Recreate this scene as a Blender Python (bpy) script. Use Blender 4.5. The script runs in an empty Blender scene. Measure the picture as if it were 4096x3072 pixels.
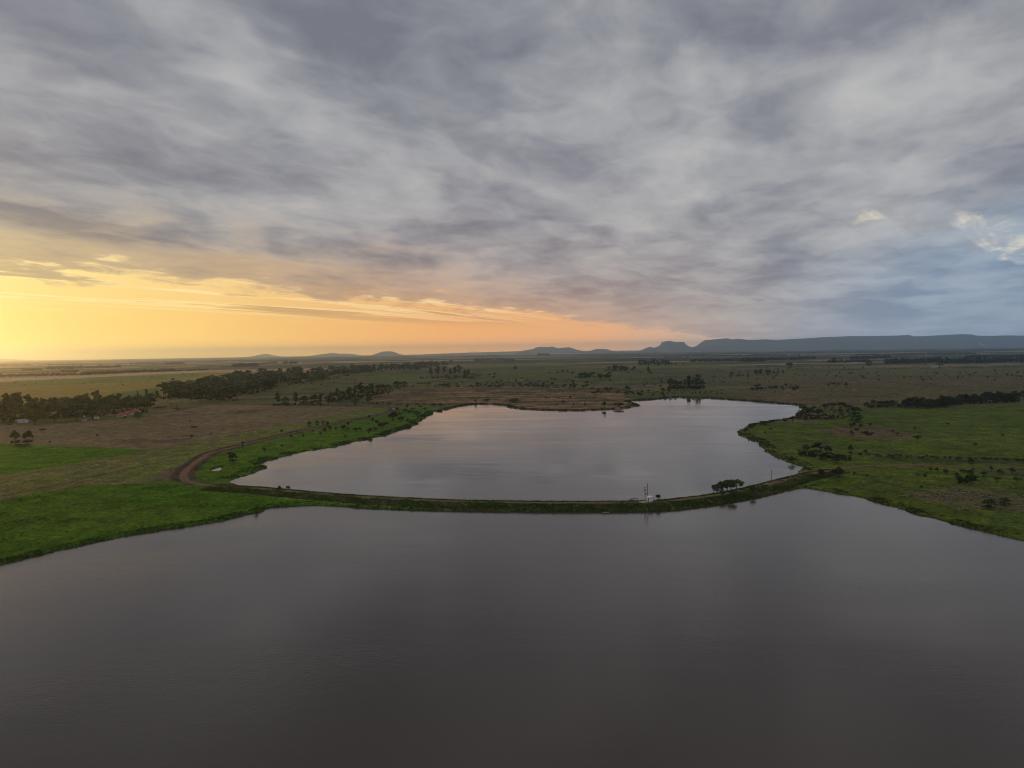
import bpy, bmesh, math, random
import numpy as np
from mathutils import Vector, Matrix

scene = bpy.context.scene
R = math.radians

# ------------------------------------------------------------------ camera
CAM_H = 85.0                       # drone height above the lower lake, metres
F_PX = 2841.0                      # focal length in pixels of the 4096 px wide photograph
PITCH, ROLL = math.atan((1536 - 1407) / F_PX), math.atan(0.0147)
_f = Vector((0, math.cos(PITCH), -math.sin(PITCH)))
_u0 = Vector((0, math.sin(PITCH), math.cos(PITCH)))
_r0 = Vector((1, 0, 0))
_R = _r0 * math.cos(ROLL) - _u0 * math.sin(ROLL)
_U = _u0 * math.cos(ROLL) + _r0 * math.sin(ROLL)
cam_data = bpy.data.cameras.new('camera')
cam_data.sensor_width = 36.0
cam_data.lens = 36.0 * F_PX / 4096.0
cam_data.clip_start = 1.0
cam_data.clip_end = 200000.0
cam = bpy.data.objects.new('camera', cam_data)
scene.collection.objects.link(cam)
M = Matrix.Identity(4)
for i in range(3):
    M[i][0], M[i][1], M[i][2] = _R[i], _U[i], -_f[i]
M[2][3] = CAM_H
cam.matrix_world = M
scene.camera = cam

# ------------------------------------------------------------------ sun and sky
SUN_EL, SUN_AZ = R(4.6), R(-44)             # azimuth from +Y towards +X
sun_dir = Vector((math.sin(SUN_AZ) * math.cos(SUN_EL), math.cos(SUN_AZ) * math.cos(SUN_EL), math.sin(SUN_EL)))
sun_data = bpy.data.lights.new('sun', 'SUN')
sun_data.energy = 0.8
sun_data.angle = R(10)
sun_data.color = (1.0, 0.44, 0.11)
sun = bpy.data.objects.new('sun', sun_data)
sun.rotation_euler = (-sun_dir).to_track_quat('-Z', 'Y').to_euler()
scene.collection.objects.link(sun)

world = bpy.data.worlds.new('World')
scene.world = world
world.use_nodes = True
wt = world.node_tree
wt.nodes.clear()


class G:
    """small helper that writes shader node graphs as expressions"""
    def __init__(self, tree):
        self.t = tree

    def node(self, kind, **kw):
        n = self.t.nodes.new(kind)
        for k, v in kw.items():
            setattr(n, k, v)
        return n

    def put(self, sock, v):
        if isinstance(v, bpy.types.NodeSocket):
            self.t.links.new(v, sock)
        elif v is not None:
            if hasattr(sock.default_value, '__len__') and not hasattr(v, '__len__'):
                v = (v,) * len(sock.default_value)
            if hasattr(v, '__len__') and len(v) == 3 and len(sock.default_value) == 4:
                v = (*v, 1.0)
            sock.default_value = v

    def m(self, op, a, b=None, c=None, clamp=False):
        n = self.node('ShaderNodeMath', operation=op, use_clamp=clamp)
        for s, v in zip(n.inputs, (a, b, c)):
            self.put(s, v)
        return n.outputs[0]

    def add(self, a, b): return self.m('ADD', a, b)
    def sub(self, a, b): return self.m('SUBTRACT', a, b)
    def mul(self, a, b): return self.m('MULTIPLY', a, b)
    def div(self, a, b): return self.m('DIVIDE', a, b)

    def step(self, x, lo, hi, a=0.0, b=1.0, kind='SMOOTHSTEP'):
        n = self.node('ShaderNodeMapRange', interpolation_type=kind)
        for s, v in zip(n.inputs, (x, lo, hi, a, b)):
            self.put(s, v)
        return n.outputs[0]

    def mix(self, f, a, b, mode='MIX'):
        n = self.node('ShaderNodeMix', data_type='RGBA', blend_type=mode)
        self.put(n.inputs[0], f)
        self.put(n.inputs[6], a)
        self.put(n.inputs[7], b)
        return n.outputs[2]

    def xyz(self, x, y, z):
        n = self.node('ShaderNodeCombineXYZ')
        for s, v in zip(n.inputs, (x, y, z)):
            self.put(s, v)
        return n.outputs[0]

    def sep(self, v):
        n = self.node('ShaderNodeSeparateXYZ')
        self.put(n.inputs[0], v)
        return n.outputs

    def dot(self, a, b):
        n = self.node('ShaderNodeVectorMath', operation='DOT_PRODUCT')
        self.put(n.inputs[0], a)
        self.put(n.inputs[1], b)
        return n.outputs['Value']

    def scale(self, v, s):
        n = self.node('ShaderNodeVectorMath', operation='SCALE')
        self.put(n.inputs[0], v)
        self.put(n.inputs['Scale'], s)
        return n.outputs[0]

    def noise(self, v, sc, detail=4.0, rough=0.5, dist=0.0, lac=2.0, color=False):
        n = self.node('ShaderNodeTexNoise')
        self.put(n.inputs['Vector'], v)
        self.put(n.inputs['Scale'], sc)
        self.put(n.inputs['Detail'], detail)
        self.put(n.inputs['Roughness'], rough)
        self.put(n.inputs['Distortion'], dist)
        self.put(n.inputs['Lacunarity'], lac)
        return n.outputs['Color' if color else 'Fac']

    def ramp(self, f, stops):
        n = self.node('ShaderNodeValToRGB')
        cr = n.color_ramp
        while len(cr.elements) < len(stops):
            cr.elements.new(0.5)
        for e, (p, c) in zip(cr.elements, stops):
            e.position = p
            e.color = (*c, 1.0)
        self.put(n.inputs[0], f)
        return n.outputs[0]


SKY_STRENGTH = 0.10
SEED = 9.0
g = G(wt)
d = g.node('ShaderNodeTexCoord').outputs['Generated']
dx, dy, dz = g.sep(d)
zc = g.m('MAXIMUM', dz, 0.001)
inv = g.div(1.0, g.add(zc, 0.045))
px, py = g.mul(dx, inv), g.mul(dy, inv)        # where this line of sight meets the cloud layer
ST = R(24)                                      # the wind combs the layer along this azimuth
cu = g.add(g.mul(px, math.sin(ST)), g.mul(py, math.cos(ST)))
cv = g.sub(g.mul(px, math.cos(ST)), g.mul(py, math.sin(ST)))
inv2 = g.div(1.0, g.add(zc, 0.11))              # the layer again, with the bulge of the earth
lx, ly = g.mul(dx, inv2), g.mul(dy, inv2)
lu = g.add(g.mul(lx, math.sin(ST)), g.mul(ly, math.cos(ST)))
lv = g.sub(g.mul(lx, math.cos(ST)), g.mul(ly, math.sin(ST)))
q = g.xyz(g.mul(lu, 0.80), lv, SEED)
warp = g.node('ShaderNodeVectorMath', operation='ADD')
g.put(warp.inputs[0], q)
g.put(warp.inputs[1], g.scale(g.noise(q, 1.5, 3.0, 0.55, 0.0, color=True), 0.75))
qw = warp.outputs[0]
n_big = g.noise(qw, 0.95, 2.0, 0.5, 0.0)
billow = g.m('ABSOLUTE', g.sub(g.noise(qw, 1.35, 2.0, 0.4, 0.0), 0.5))
lump = g.step(billow, 0.0, 0.22, 0.64, 0.36, 'LINEAR')       # heavy bellies, thin bright seams
n_mid = g.noise(qw, 2.1, 5.0, 0.50, 0.0)
n_fin = g.noise(g.xyz(g.mul(lu, 0.72), lv, 9.1), 5.2, 5.0, 0.6, 0.5)
n_all = g.add(g.add(g.mul(n_big, 0.22), g.mul(n_mid, 0.38)), g.add(g.mul(lump, 0.23), g.mul(n_fin, 0.17)))
K = 1.0 / SKY_STRENGTH

# clear sky behind
sky = g.node('ShaderNodeTexSky', sky_type='NISHITA')
sky.sun_disc = False
sky.sun_elevation = SUN_EL
sky.sun_rotation = SUN_AZ
sky.air_density, sky.dust_density, sky.ozone_density = 1.0, 2.2, 1.0
clear = sky.outputs[0]

# how near to the sun, along the horizon and all round
sdot = g.dot(d, tuple(sun_dir))
near_sun = g.step(sdot, 0.55, 1.0, 0.0, 1.0, 'LINEAR')
#@SKY
ang = g.m('ARCCOSINE', g.m('MINIMUM', sdot, 0.99999))
angn = g.div(ang, math.pi)
# the glow under the cloud edge, by angle from the sun
glow = g.ramp(angn, [
    (0.0, (1.06, 0.84, 0.28)), (0.055, (1.0, 0.72, 0.165)), (0.10, (1.0, 0.62, 0.14)), (0.145, (1.02, 0.55, 0.13)),
    (0.215, (1.06, 0.47, 0.12)), (0.28, (1.02, 0.47, 0.17)), (0.325, (0.78, 0.49, 0.33)), (0.365, (0.54, 0.51, 0.53)),
    (0.41, (0.46, 0.56, 0.74)), (0.55, (0.35, 0.49, 0.72)), (1.0, (0.27, 0.34, 0.46))])
air = g.scale(clear, SKY_STRENGTH)              # the physical sky, in picture units
low = g.m('POWER', 2.718, g.mul(g.m('POWER', zc, 2.0), -60.0))     # 1 at the horizon, 0 high up
blue = g.mix(g.step(angn, 0.05, 0.38), (0.92, 0.74, 0.40), (0.86, 0.82, 0.68))
bright = g.add(1.0, g.mul(g.step(angn, 0.02, 0.16, 0.35, 1.9), g.m('POWER', 2.718, g.mul(zc, -55.0))))
glow_h = g.scale(glow, bright)
open_sky = g.mix(low, blue, glow_h)
air_c = g.m('MINIMUM', g.dot(air, (0.3, 0.5, 0.2)), 1.0)
open_sky = g.mix(0.16, open_sky, g.mix(1.0, g.scale(open_sky, 1.6), g.xyz(air_c, air_c, air_c), 'MULTIPLY'))

# the far edge of the cloud deck: a straight front in the cloud layer
CN, CC = (-0.777, 0.629), 6.23
s_edge = g.sub(g.add(g.mul(px, CN[0]), g.mul(py, CN[1])), CC)
s_rag = g.add(s_edge, g.add(g.mul(g.sub(n_mid, 0.5), 3.2), g.mul(g.sub(n_fin, 0.5), 2.2)))

grey = g.ramp(n_all, [(0.41, (0.182, 0.191, 0.228)), (0.46, (0.240, 0.249, 0.285)), (0.50, (0.297, 0.304, 0.334)),
                      (0.54, (0.362, 0.366, 0.386)), (0.60, (0.440, 0.442, 0.450)), (0.68, (0.54, 0.53, 0.51))])
# the deck glows warm where the low sun reaches its underside
warm_f = g.mul(g.step(s_rag, -2.8, 0.1), g.step(angn, 0.37, 0.17))
deck = g.mix(g.mul(warm_f, 0.72), grey, g.mix(0.55, g.scale(glow, 0.66), (0.60, 0.45, 0.34)))
# air between: far cloud fades into the glow at the horizon
far_f = g.m('POWER', 2.718, g.mul(zc, -17.0))
deck = g.mix(g.mul(far_f, 0.75), deck, g.scale(glow_h, 0.88))
# thin veil on the right lets the blue through
veil = g.mul(g.step(angn, 0.345, 0.435), g.mul(g.step(dz, g.step(angn, 0.36, 0.60, 0.145, 0.40), g.step(angn, 0.36, 0.60, 0.075, 0.20)), g.step(dz, 0.0, 0.04)))
deck = g.mix(g.mul(veil, 0.75), deck, g.mix(g.step(n_all, 0.40, 0.60), (0.215, 0.305, 0.43), (0.34, 0.43, 0.53)))
cover = g.step(s_rag, -0.25, 0.55, 1.0, 0.0)
# a rift in the deck, low on the right
hx, hy = g.sub(px, 3.45), g.sub(py, 5.05)
ha = g.add(g.mul(hx, 0.82), g.mul(hy, 0.57))
hb = g.sub(g.mul(hy, 0.82), g.mul(hx, 0.57))
hd = g.add(g.m('POWER', g.div(ha, 1.7), 2.0), g.m('POWER', g.div(hb, 0.36), 2.0))
rift = g.step(g.add(hd, g.add(g.mul(g.sub(n_fin, 0.5), 6.0), g.mul(g.sub(n_mid, 0.5), 2.0))), 1.25, -0.9)
rift = g.mul(rift, g.step(hd, 2.2, 0.9))
cover = g.mul(cover, g.sub(1.0, g.mul(rift, 0.85)))
# loose bars of cloud hanging below the edge near the sun, gilded along their rims
et = g.add(g.mul(px, 0.629), g.mul(py, 0.777))
bars = g.noise(g.xyz(g.mul(et, 0.13), s_edge, 5.3), 1.15, 5.0, 0.58, 0.25)
zone = g.mul(g.step(s_edge, 4.2, 0.6), g.step(dz, 0.03, 0.06))
bar_f = g.mul(g.step(bars, 0.50, 0.585), zone)
rim_f = g.mul(g.mul(g.step(bars, 0.455, 0.50), g.step(bars, 0.545, 0.50)), zone)
lit = g.mix(g.mul(bar_f, 0.85), open_sky, g.mix(0.4, g.scale(glow, 0.55), (0.42, 0.34, 0.27)))
lit = g.mix(g.mul(rim_f, 0.4), lit, (1.3, 1.12, 0.62))
total = g.mix(cover, lit, deck)
out = g.node('ShaderNodeOutputWorld')
bg = g.node('ShaderNodeBackground')
g.put(bg.inputs[0], g.scale(total, K))
bg.inputs[1].default_value = SKY_STRENGTH
wt.links.new(bg.outputs[0], out.inputs[0])
world.cycles.sampling_method = 'MANUAL'
world.cycles.sample_map_resolution = 1024

scene.view_settings.view_transform = 'Standard'
scene.view_settings.look = 'None'
scene.view_settings.exposure = 0.0
scene.view_settings.gamma = 1.0
scene.cycles.use_denoising = True
scene.cycles.pixel_filter_type = 'BLACKMAN_HARRIS'
scene.cycles.filter_width = 1.05
scene.cycles.volume_bounces = 3

# ------------------------------------------------------------------ survey: from photo pixel to place on the plain
def ray(px, py):
    v = _f * F_PX + _R * (px - 2048.0) + _U * (1536.0 - py)
    return v.normalized()


def at(px, py, z=1.2):
    v = ray(px, py)
    t = (CAM_H - z) / -v.z
    return (v.x * t, v.y * t)


def line(pts, z=1.2):
    return [at(x, y, z) for x, y in pts]


def dist_of(x, y):
    return math.hypot(x, y)


def metres(px_len, x, y):
    """real length of something that shows px_len photo pixels at (x, y)"""
    depth = Vector((x, y, -CAM_H)).dot(_f)
    return px_len * depth / F_PX


# ------------------------------------------------------------------ numpy helpers
def _hash(ix, iy, s):
    v = np.sin(ix * 127.1 + iy * 311.7 + s * 74.7) * 43758.5453
    return v - np.floor(v)


def vnoise(x, y, s=0):
    ix, iy = np.floor(x), np.floor(y)
    fx, fy = x - ix, y - iy
    fx, fy = fx * fx * (3 - 2 * fx), fy * fy * (3 - 2 * fy)
    a, b = _hash(ix, iy, s), _hash(ix + 1, iy, s)
    c, e = _hash(ix, iy + 1, s), _hash(ix + 1, iy + 1, s)
    return (a * (1 - fx) + b * fx) * (1 - fy) + (c * (1 - fx) + e * fx) * fy


def fbm(x, y, sc, octaves=4, s=0):
    v, a, tot = 0.0, 1.0, 0.0
    x, y = x / sc, y / sc
    for k in range(octaves):
        v = v + a * vnoise(x, y, s + k * 13)
        tot += a
        a *= 0.5
        x, y = x * 2.03 + 5.1, y * 2.03 + 1.7
    return v / tot


def sstep(x, lo, hi):
    t = np.clip((x - lo) / (hi - lo), 0, 1)
    return t * t * (3 - 2 * t)


def path_dist(x, y, pts):
    """distance to a polyline and the position along it (0..1)"""
    best = np.full(x.shape, 1e12)
    par = np.zeros(x.shape)
    n = len(pts) - 1
    for k in range(n):
        (ax, ay), (bx, by) = pts[k], pts[k + 1]
        dx_, dy_ = bx - ax, by - ay
        l2 = dx_ * dx_ + dy_ * dy_ + 1e-9
        t = np.clip(((x - ax) * dx_ + (y - ay) * dy_) / l2, 0, 1)
        dd = (x - ax - t * dx_) ** 2 + (y - ay - t * dy_) ** 2
        w = dd < best
        best = np.where(w, dd, best)
        par = np.where(w, (k + t) / n, par)
    return np.sqrt(best), par


def poly_sd(x, y, poly, margin=80.0):
    """signed distance to a polygon: negative inside; far away just a large number"""
    P = np.array(poly)
    out = np.full(x.shape, 1e4)
    sel = (x > P[:, 0].min() - margin) & (x < P[:, 0].max() + margin) & (y > P[:, 1].min() - margin) & (y < P[:, 1].max() + margin)
    if not sel.any():
        return out
    xs, ys = x[sel], y[sel]
    dd, _ = path_dist(xs, ys, list(poly) + [poly[0]])
    ins = np.zeros(xs.shape, bool)
    for k in range(len(poly)):
        (ax, ay), (bx, by) = poly[k], poly[(k + 1) % len(poly)]
        c = (ay > ys) != (by > ys)
        ins ^= c & (xs < (bx - ax) * (ys - ay) / (by - ay + 1e-12) + ax)
    out[sel] = np.where(ins, -dd, dd)
    return out


# ------------------------------------------------------------------ the lie of the land
DAM_H = 2.4
DAM_PX = [(640, 1921), (733, 1922), (772, 1933), (845, 1941), (1011, 1952), (1169, 1966), (1300, 1978), (1480, 1990), (1667, 2000), (1850, 2007), (2037, 2010),
          (2200, 2012), (2300, 2012), (2436, 2012), (2571, 2010), (2662, 2006), (2752, 1996), (2842, 1985), (2933, 1969), (3001, 1956),
          (3091, 1933), (3159, 1915), (3227, 1899), (3280, 1886), (3340, 1876)]
DAM = line(DAM_PX, DAM_H)
UPPER_PX = [(908, 1925), (950, 1911), (989, 1901), (1007, 1889), (1047, 1878), (1072, 1869), (1065, 1863), (1044, 1858), (1038, 1854),
            (1062, 1842), (1116, 1831), (1188, 1813), (1242, 1802), (1315, 1793), (1369, 1780), (1423, 1766), (1472, 1757), (1545, 1739),
            (1588, 1723), (1635, 1712), (1650, 1703), (1669, 1696), (1668, 1689), (1693, 1679), (1700, 1669), (1727, 1656), (1725, 1652),
            (1736, 1646), (1765, 1647), (1783, 1640), (1809, 1631), (1845, 1625), (1888, 1619), (1917, 1617), (1957, 1617), (1993, 1620),
            (2029, 1624), (2036, 1630), (2087, 1637), (2152, 1640), (2190, 1641.5), (2281, 1643), (2389, 1640.5), (2462, 1638), (2505, 1634),
            (2534, 1627), (2562, 1622), (2545, 1616), (2527, 1611), (2514, 1606.6), (2534, 1603), (2588, 1600), (2642, 1596), (2688, 1589.5),
            (2751, 1590), (2823, 1593), (2888, 1597), (2976, 1603), (3064, 1610.6), (3138, 1616), (3202, 1621), (3195, 1630), (3205, 1637),
            (3220, 1639), (3191, 1650), (3179, 1665), (3163, 1675), (3108, 1681), (3082, 1685), (3050, 1694), (2994, 1699), (2970, 1718),
            (2953, 1727), (2959, 1738), (2985, 1751), (3010, 1761), (3032, 1768), (3053, 1791), (3078, 1815), (3123, 1836), (3154, 1847),
            (3218, 1871), (3200, 1884)]
UPPER = line(UPPER_PX, 0.0) + line([(3159, 1908), (3091, 1928), (3001, 1951), (2933, 1964), (2842, 1980), (2752, 1991), (2662, 2001), (2571, 2005), (2300, 2007),
                                    (2037, 2005), (1667, 1995), (1480, 1985), (1300, 1973), (1169, 1961), (1011, 1947)], DAM_H)
LOWER_PX = [(-700, 2440), (-250, 2320), (0, 2260), (75, 2243), (149, 2225), (224, 2205), (308, 2188), (398, 2166), (472, 2153), (547, 2138), (646, 2121), (771, 2104),
            (895, 2081), (994, 2056), (1039, 2051), (1054, 2042), (1056, 2034), (1106, 2029), (1170, 2024), (1300, 2023), (1407, 2031.6),
            (1667, 2042.7), (2037, 2046), (2222, 2044.6), (2300, 2044), (2436, 2046), (2571, 2046), (2707, 2039), (2797, 2028), (2888, 2014.5),
            (2978, 1998.6), (3068, 1983), (3136, 1965), (3181, 1951), (3227, 1949), (3261, 1956.6), (3342, 1971), (3443, 1991), (3524, 2013),
            (3585, 2029.5), (3686, 2066), (3767, 2080), (3868, 2108), (3949, 2129), (4010, 2145), (4096, 2165), (4400, 2255), (4900, 2420)]
LOWER = line(LOWER_PX, 0.0) + [(330, -60), (120, -140), (-140, -150), (-330, -60)]
POND = line([(848, 1887), (864, 1885), (880, 1877), (888, 1868), (878, 1868), (862, 1874), (852, 1880)], 0.0)
POOL = line([(2648, 1588.5), (2670, 1588), (2672, 1585), (2652, 1584.5)], 0.3)

ROAD_PX = [(1574, 1630), (1578, 1640), (1561, 1648), (1508, 1662), (1400, 1680), (1387, 1686), (1242, 1715), (1134, 1741), (1025, 1766), (953, 1784), (881, 1802),
           (834, 1816), (798, 1838), (769, 1860), (742, 1885), (733, 1903), (746, 1923), (790, 1935), (845, 1941)]
ROAD = line(ROAD_PX, 1.3)
EAST_PX = [(3280, 1886), (3330, 1879), (3394, 1871), (3483, 1863), (3605, 1860), (3726, 1861), (3828, 1866), (3969, 1870), (4096, 1872), (4400, 1876)]
EAST = line(EAST_PX, 1.3)


def smooth_path(pts, step=4.0):
    P = [Vector((x, y)) for x, y in pts]
    out = []
    for k in range(len(P) - 1):
        p0, p1, p2, p3 = P[max(k - 1, 0)], P[k], P[k + 1], P[min(k + 2, len(P) - 1)]
        n = max(2, int((p2 - p1).length / step))
        for i in range(n):
            t = i / n
            out.append(0.5 * ((2 * p1) + (p2 - p0) * t + (2 * p0 - 5 * p1 + 4 * p2 - p3) * t * t + (3 * p1 - p0 - 3 * p2 + p3) * t ** 3))
    out.append(P[-1])
    return [(v.x, v.y) for v in out]


DAM_S, ROAD_S, EAST_S = smooth_path(DAM, 10), smooth_path(ROAD, 10), smooth_path(EAST, 12)


def water_sd(x, y):
    s = np.minimum(np.minimum(poly_sd(x, y, UPPER, 400), poly_sd(x, y, LOWER, 400)), np.minimum(poly_sd(x, y, POND, 60), poly_sd(x, y, POOL, 60)))
    r = np.hypot(x, y)
    amp = np.clip(r / 500.0, 0.6, 2.2)
    return s + amp * (fbm(x, y, 7.0, 3, 3) - 0.5) * 4.6 + (fbm(x, y, 26.0, 2, 9) - 0.5) * 5.0 * np.clip(r / 900, 0.4, 1)


def terrain(x, y):
    x, y = np.asarray(x, float), np.asarray(y, float)
    sd = water_sd(x, y)
    r = np.hypot(x, y)
    land = 0.75 * (1 - np.exp(-np.maximum(sd, 0) / 0.9)) + 0.55 * (1 - np.exp(-np.maximum(sd, 0) / 9.0))
    land = land + (fbm(x, y, 3.5, 2, 21) - 0.5) * 0.45 * sstep(sd, 0.5, 4) + (fbm(x, y, 38, 3, 5) - 0.5) * 0.9 * sstep(sd, 3, 30)
    land = land + sstep(r, 700, 3500) * sstep(sd, 40, 400) * (fbm(x, y, 900, 3, 31) - 0.42) * 9.0
    bed = np.maximum(sd * 0.55, -2.6)
    z = np.where(sd > 0, np.maximum(land, 0.12), bed)
    dd, par = path_dist(x, y, DAM_S)
    crest = 1.3 + (DAM_H - 1.3) * sstep(par, 0.06, 0.16) * (1 - sstep(par, 0.93, 1.0))
    dam = crest - np.maximum(0, dd - 3.4) * 0.34 + (fbm(x, y, 2.5, 2, 44) - 0.5) * 0.5 * sstep(dd, 2.6, 4.5)
    rd, rp = path_dist(x, y, ROAD_S)
    z = z + 0.7 * np.exp(-((rd - 5.6) / 1.5) ** 2) * (1 - sstep(rp, 0.86, 0.95)) * (0.6 + 0.8 * fbm(x, y, 5, 2, 46)) * (rd < 12)
    return np.maximum(z, np.where(dd < 14, dam, -9)), sd


def ground_z(x, y):
    z, _ = terrain(np.array([x]), np.array([y]))
    return float(z[0])


# ------------------------------------------------------------------ field colours
def inside(x, y, pxpoly, soft=6.0, wob=8.0, z=1.2, seed=0, sc=30.0):
    P = line(pxpoly, z)
    xw = x + (fbm(x, y, sc, 3, 60 + seed) - 0.5) * 2 * wob
    yw = y + (fbm(x, y, sc, 3, 80 + seed) - 0.5) * 2 * wob
    return 1 - sstep(poly_sd(xw, yw, P, 60), -soft, soft)


def field_colours(x, y, z, sd):
    r = np.hypot(x, y)
    az = np.arctan2(x, y)
    col = np.zeros((x.size, 3))

    def lay(mask, c):
        nonlocal col
        mask = np.clip(mask, 0, 1)[:, None]
        col = col * (1 - mask) + np.array(c)[None, :] * mask

    n1 = fbm(x, y * 2.2, 260, 4, 1)
    n2 = fbm(x, y * 1.6, 70, 4, 2)
    n3 = fbm(x * 0.55, y, 22, 3, 7)
    GREEN, OLIVE, DRY, DARK, RUST = (0.066, 0.162, 0.008), (0.112, 0.126, 0.036), (0.215, 0.150, 0.088), (0.050, 0.058, 0.028), (0.34, 0.205, 0.112)
    SOIL, PALE, GOLD = (0.085, 0.055, 0.045), (0.60, 0.40, 0.24), (0.30, 0.225, 0.055)
    col[:] = OLIVE
    lay(sstep(n1, 0.50, 0.60) * 0.8, DRY)
    lay(sstep(n2, 0.52, 0.62) * 0.75, DARK)
    lay(sstep(fbm(x * 0.5, y, 150, 4, 6), 0.54, 0.62) * 0.7, (0.075, 0.08, 0.034))
    lay(sstep(n2, 0.46, 0.30) * 0.5, (0.10, 0.13, 0.035))
    # far plain: long strips of pale stubble, pasture and bush
    f1 = fbm(x / 5.0, y, 330, 3, 11)
    f2 = fbm(x / 7.0, y, 620, 3, 12)
    far = sstep(r, 2600, 4600)
    lay(far * sstep(f1, 0.50, 0.60) * 0.9, PALE)
    lay(far * sstep(f2, 0.53, 0.60), (0.045, 0.055, 0.028))
    fr = sstep(az, 0.02, 0.20) * sstep(r, 3600, 5200)
    lay(fr * sstep(fbm(x / 6.0, y, 480, 3, 15), 0.40, 0.48) * 0.9, (0.040, 0.050, 0.030))
    # east side, behind the upper lake: brown grassland
    br = sstep(az, 0.22, 0.40) * sstep(r, 900, 1300) * (1 - sstep(r, 2300, 3000))
    lay(br * (0.40 + 0.6 * n2), (0.165, 0.125, 0.062))
    lay(br * sstep(n3, 0.55, 0.7) * 0.6, (0.10, 0.085, 0.05))
    lay(inside(x, y, [(3170, 1505), (4200, 1500), (4200, 1475), (3500, 1478), (3120, 1496)], 40, 40, seed=1), (0.125, 0.135, 0.042))
    # fields left of the wood
    lay(inside(x, y, [(-300, 1640), (-300, 1528), (0, 1530), (400, 1510), (800, 1492), (930, 1492), (700, 1570), (620, 1600), (400, 1600)], 20, 15, seed=2), GOLD)
    lay(inside(x, y, [(-300, 1550), (0, 1552), (450, 1532), (800, 1508), (800, 1492), (400, 1510), (0, 1530), (-300, 1528)], 15, 20, seed=3), (0.18, 0.21, 0.05))
    lay(inside(x, y, [(-300, 1532), (0, 1530), (400, 1510), (800, 1491), (800, 1484), (400, 1501), (0, 1514), (-300, 1515)], 20, 30, seed=4), PALE)
    lay(inside(x, y, [(440, 1575), (640, 1550), (640, 1590), (520, 1612), (430, 1600)], 10, 10, seed=5), (0.10, 0.155, 0.035))
    lay(inside(x, y, [(1780, 1470), (2300, 1462), (2300, 1454), (1850, 1455)], 40, 40, seed=6), (0.17, 0.165, 0.04))
    lay(inside(x, y, [(2300, 1474), (2900, 1470), (3050, 1462), (2700, 1459), (2300, 1462)], 30, 60, seed=31) * 0.8, (0.16, 0.175, 0.045))
    lay(inside(x, y, [(1500, 1500), (1720, 1492), (1720, 1545), (1560, 1540), (1480, 1520)], 15, 20, seed=32) * 0.7, (0.11, 0.15, 0.04))
    lay(inside(x, y, [(1900, 1500), (2500, 1520), (2700, 1500), (2300, 1478), (1950, 1480)], 30, 40, seed=33) * 0.6, (0.115, 0.15, 0.04))
    # big grazed field between the farm and the road
    lay(inside(x, y, [(-300, 1860), (-300, 1700), (0, 1697), (260, 1690), (560, 1672), (700, 1646), (808, 1621), (953, 1618), (1315, 1623), (1520, 1628),
                      (1572, 1634), (1555, 1646), (1400, 1676), (1134, 1736), (881, 1797), (798, 1830), (700, 1905), (690, 1925), (300, 1945), (0, 2010), (-300, 2080)], 4, 4, seed=7), (0.20, 0.152, 0.082))
    strip = inside(x, y, [(1555, 1630), (1496, 1630), (1351, 1661), (1206, 1690), (1025, 1717), (917, 1744), (772, 1766), (615, 1800), (506, 1817), (362, 1846),
                          (181, 1872), (-200, 1930), (-200, 2060), (0, 2000), (300, 1945), (690, 1925), (742, 1880), (881, 1799), (1134, 1737), (1400, 1677), (1553, 1648)], 3, 4, seed=8)
    lay(strip * (0.97 - 0.3 * sstep(x, -190, -320)), (0.130, 0.185, 0.032))
    lay(strip * sstep(n3, 0.5, 0.68) * 0.4, (0.165, 0.13, 0.068))
    lay(inside(x, y, [(-300, 1768), (0, 1773), (108, 1782), (325, 1786), (506, 1795), (607, 1801), (506, 1815), (362, 1845), (181, 1871), (0, 1903), (-300, 1970)], 2.0, 3, seed=9), (0.058, 0.165, 0.006))
    lay(inside(x, y, [(440, 1768), (600, 1752), (790, 1740), (760, 1762), (600, 1778)], 6, 10, seed=10) * sstep(n3, 0.42, 0.6) * 0.8, (0.11, 0.078, 0.055))
    lay(inside(x, y, [(640, 1668), (760, 1640), (900, 1640), (1060, 1642), (1000, 1652), (760, 1662)], 6, 14, seed=11) * sstep(n3, 0.40, 0.55), (0.12, 0.082, 0.058))
    # dark edge lines and tracks in that field
    for pts, w, c, k in (
            ([(700, 1645), (808, 1621), (953, 1617), (1098, 1618), (1315, 1623), (1500, 1628), (1572, 1633)], 5.0, SOIL, 0.9),
            ([(1496, 1630), (1351, 1661), (1206, 1690), (1025, 1717), (917, 1744)], 1.2, SOIL, 0.6),
            ([(700, 1917), (447, 1925), (298, 1937), (149, 1957), (0, 1989), (-200, 2035)], 2.4, (0.20, 0.135, 0.095), 0.85),
            ([(640, 1850), (497, 1880), (348, 1912), (278, 1932), (174, 1952), (0, 1986)], 1.6, SOIL, 0.85),
            ([(540, 1816), (440, 1840), (300, 1862), (100, 1896), (0, 1918)], 1.3, (0.12, 0.085, 0.05), 0.7),
            ([(0, 1733), (250, 1700), (400, 1688)], 2.0, (0.26, 0.20, 0.11), 0.7)):
        dd, _ = path_dist(x, y, line(pts))
        dd = dd + (fbm(x, y, 9, 3, 91) - 0.5) * w * 1.4
        lay((1 - sstep(dd, w * 0.7, w * 1.5)) * k, c)
    lay(inside(x, y, [(620, 1905), (690, 1870), (745, 1845), (760, 1870), (718, 1905), (700, 1918)], 2.5, 3, seed=12) * 0.75, (0.15, 0.10, 0.07))
    # meadow between track and lower lake, bank between road and upper lake
    mead = inside(x, y, [(-300, 2065), (0, 2002), (149, 1970), (298, 1950), (447, 1937), (700, 1928), (760, 1945), (845, 1950), (1170, 1974), (1480, 1998),
                         (1667, 2008), (2300, 2020), (2436, 2060), (1667, 2060), (1050, 2070), (500, 2170), (0, 2290), (-300, 2350)], 1.6, 2, seed=13)
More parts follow.
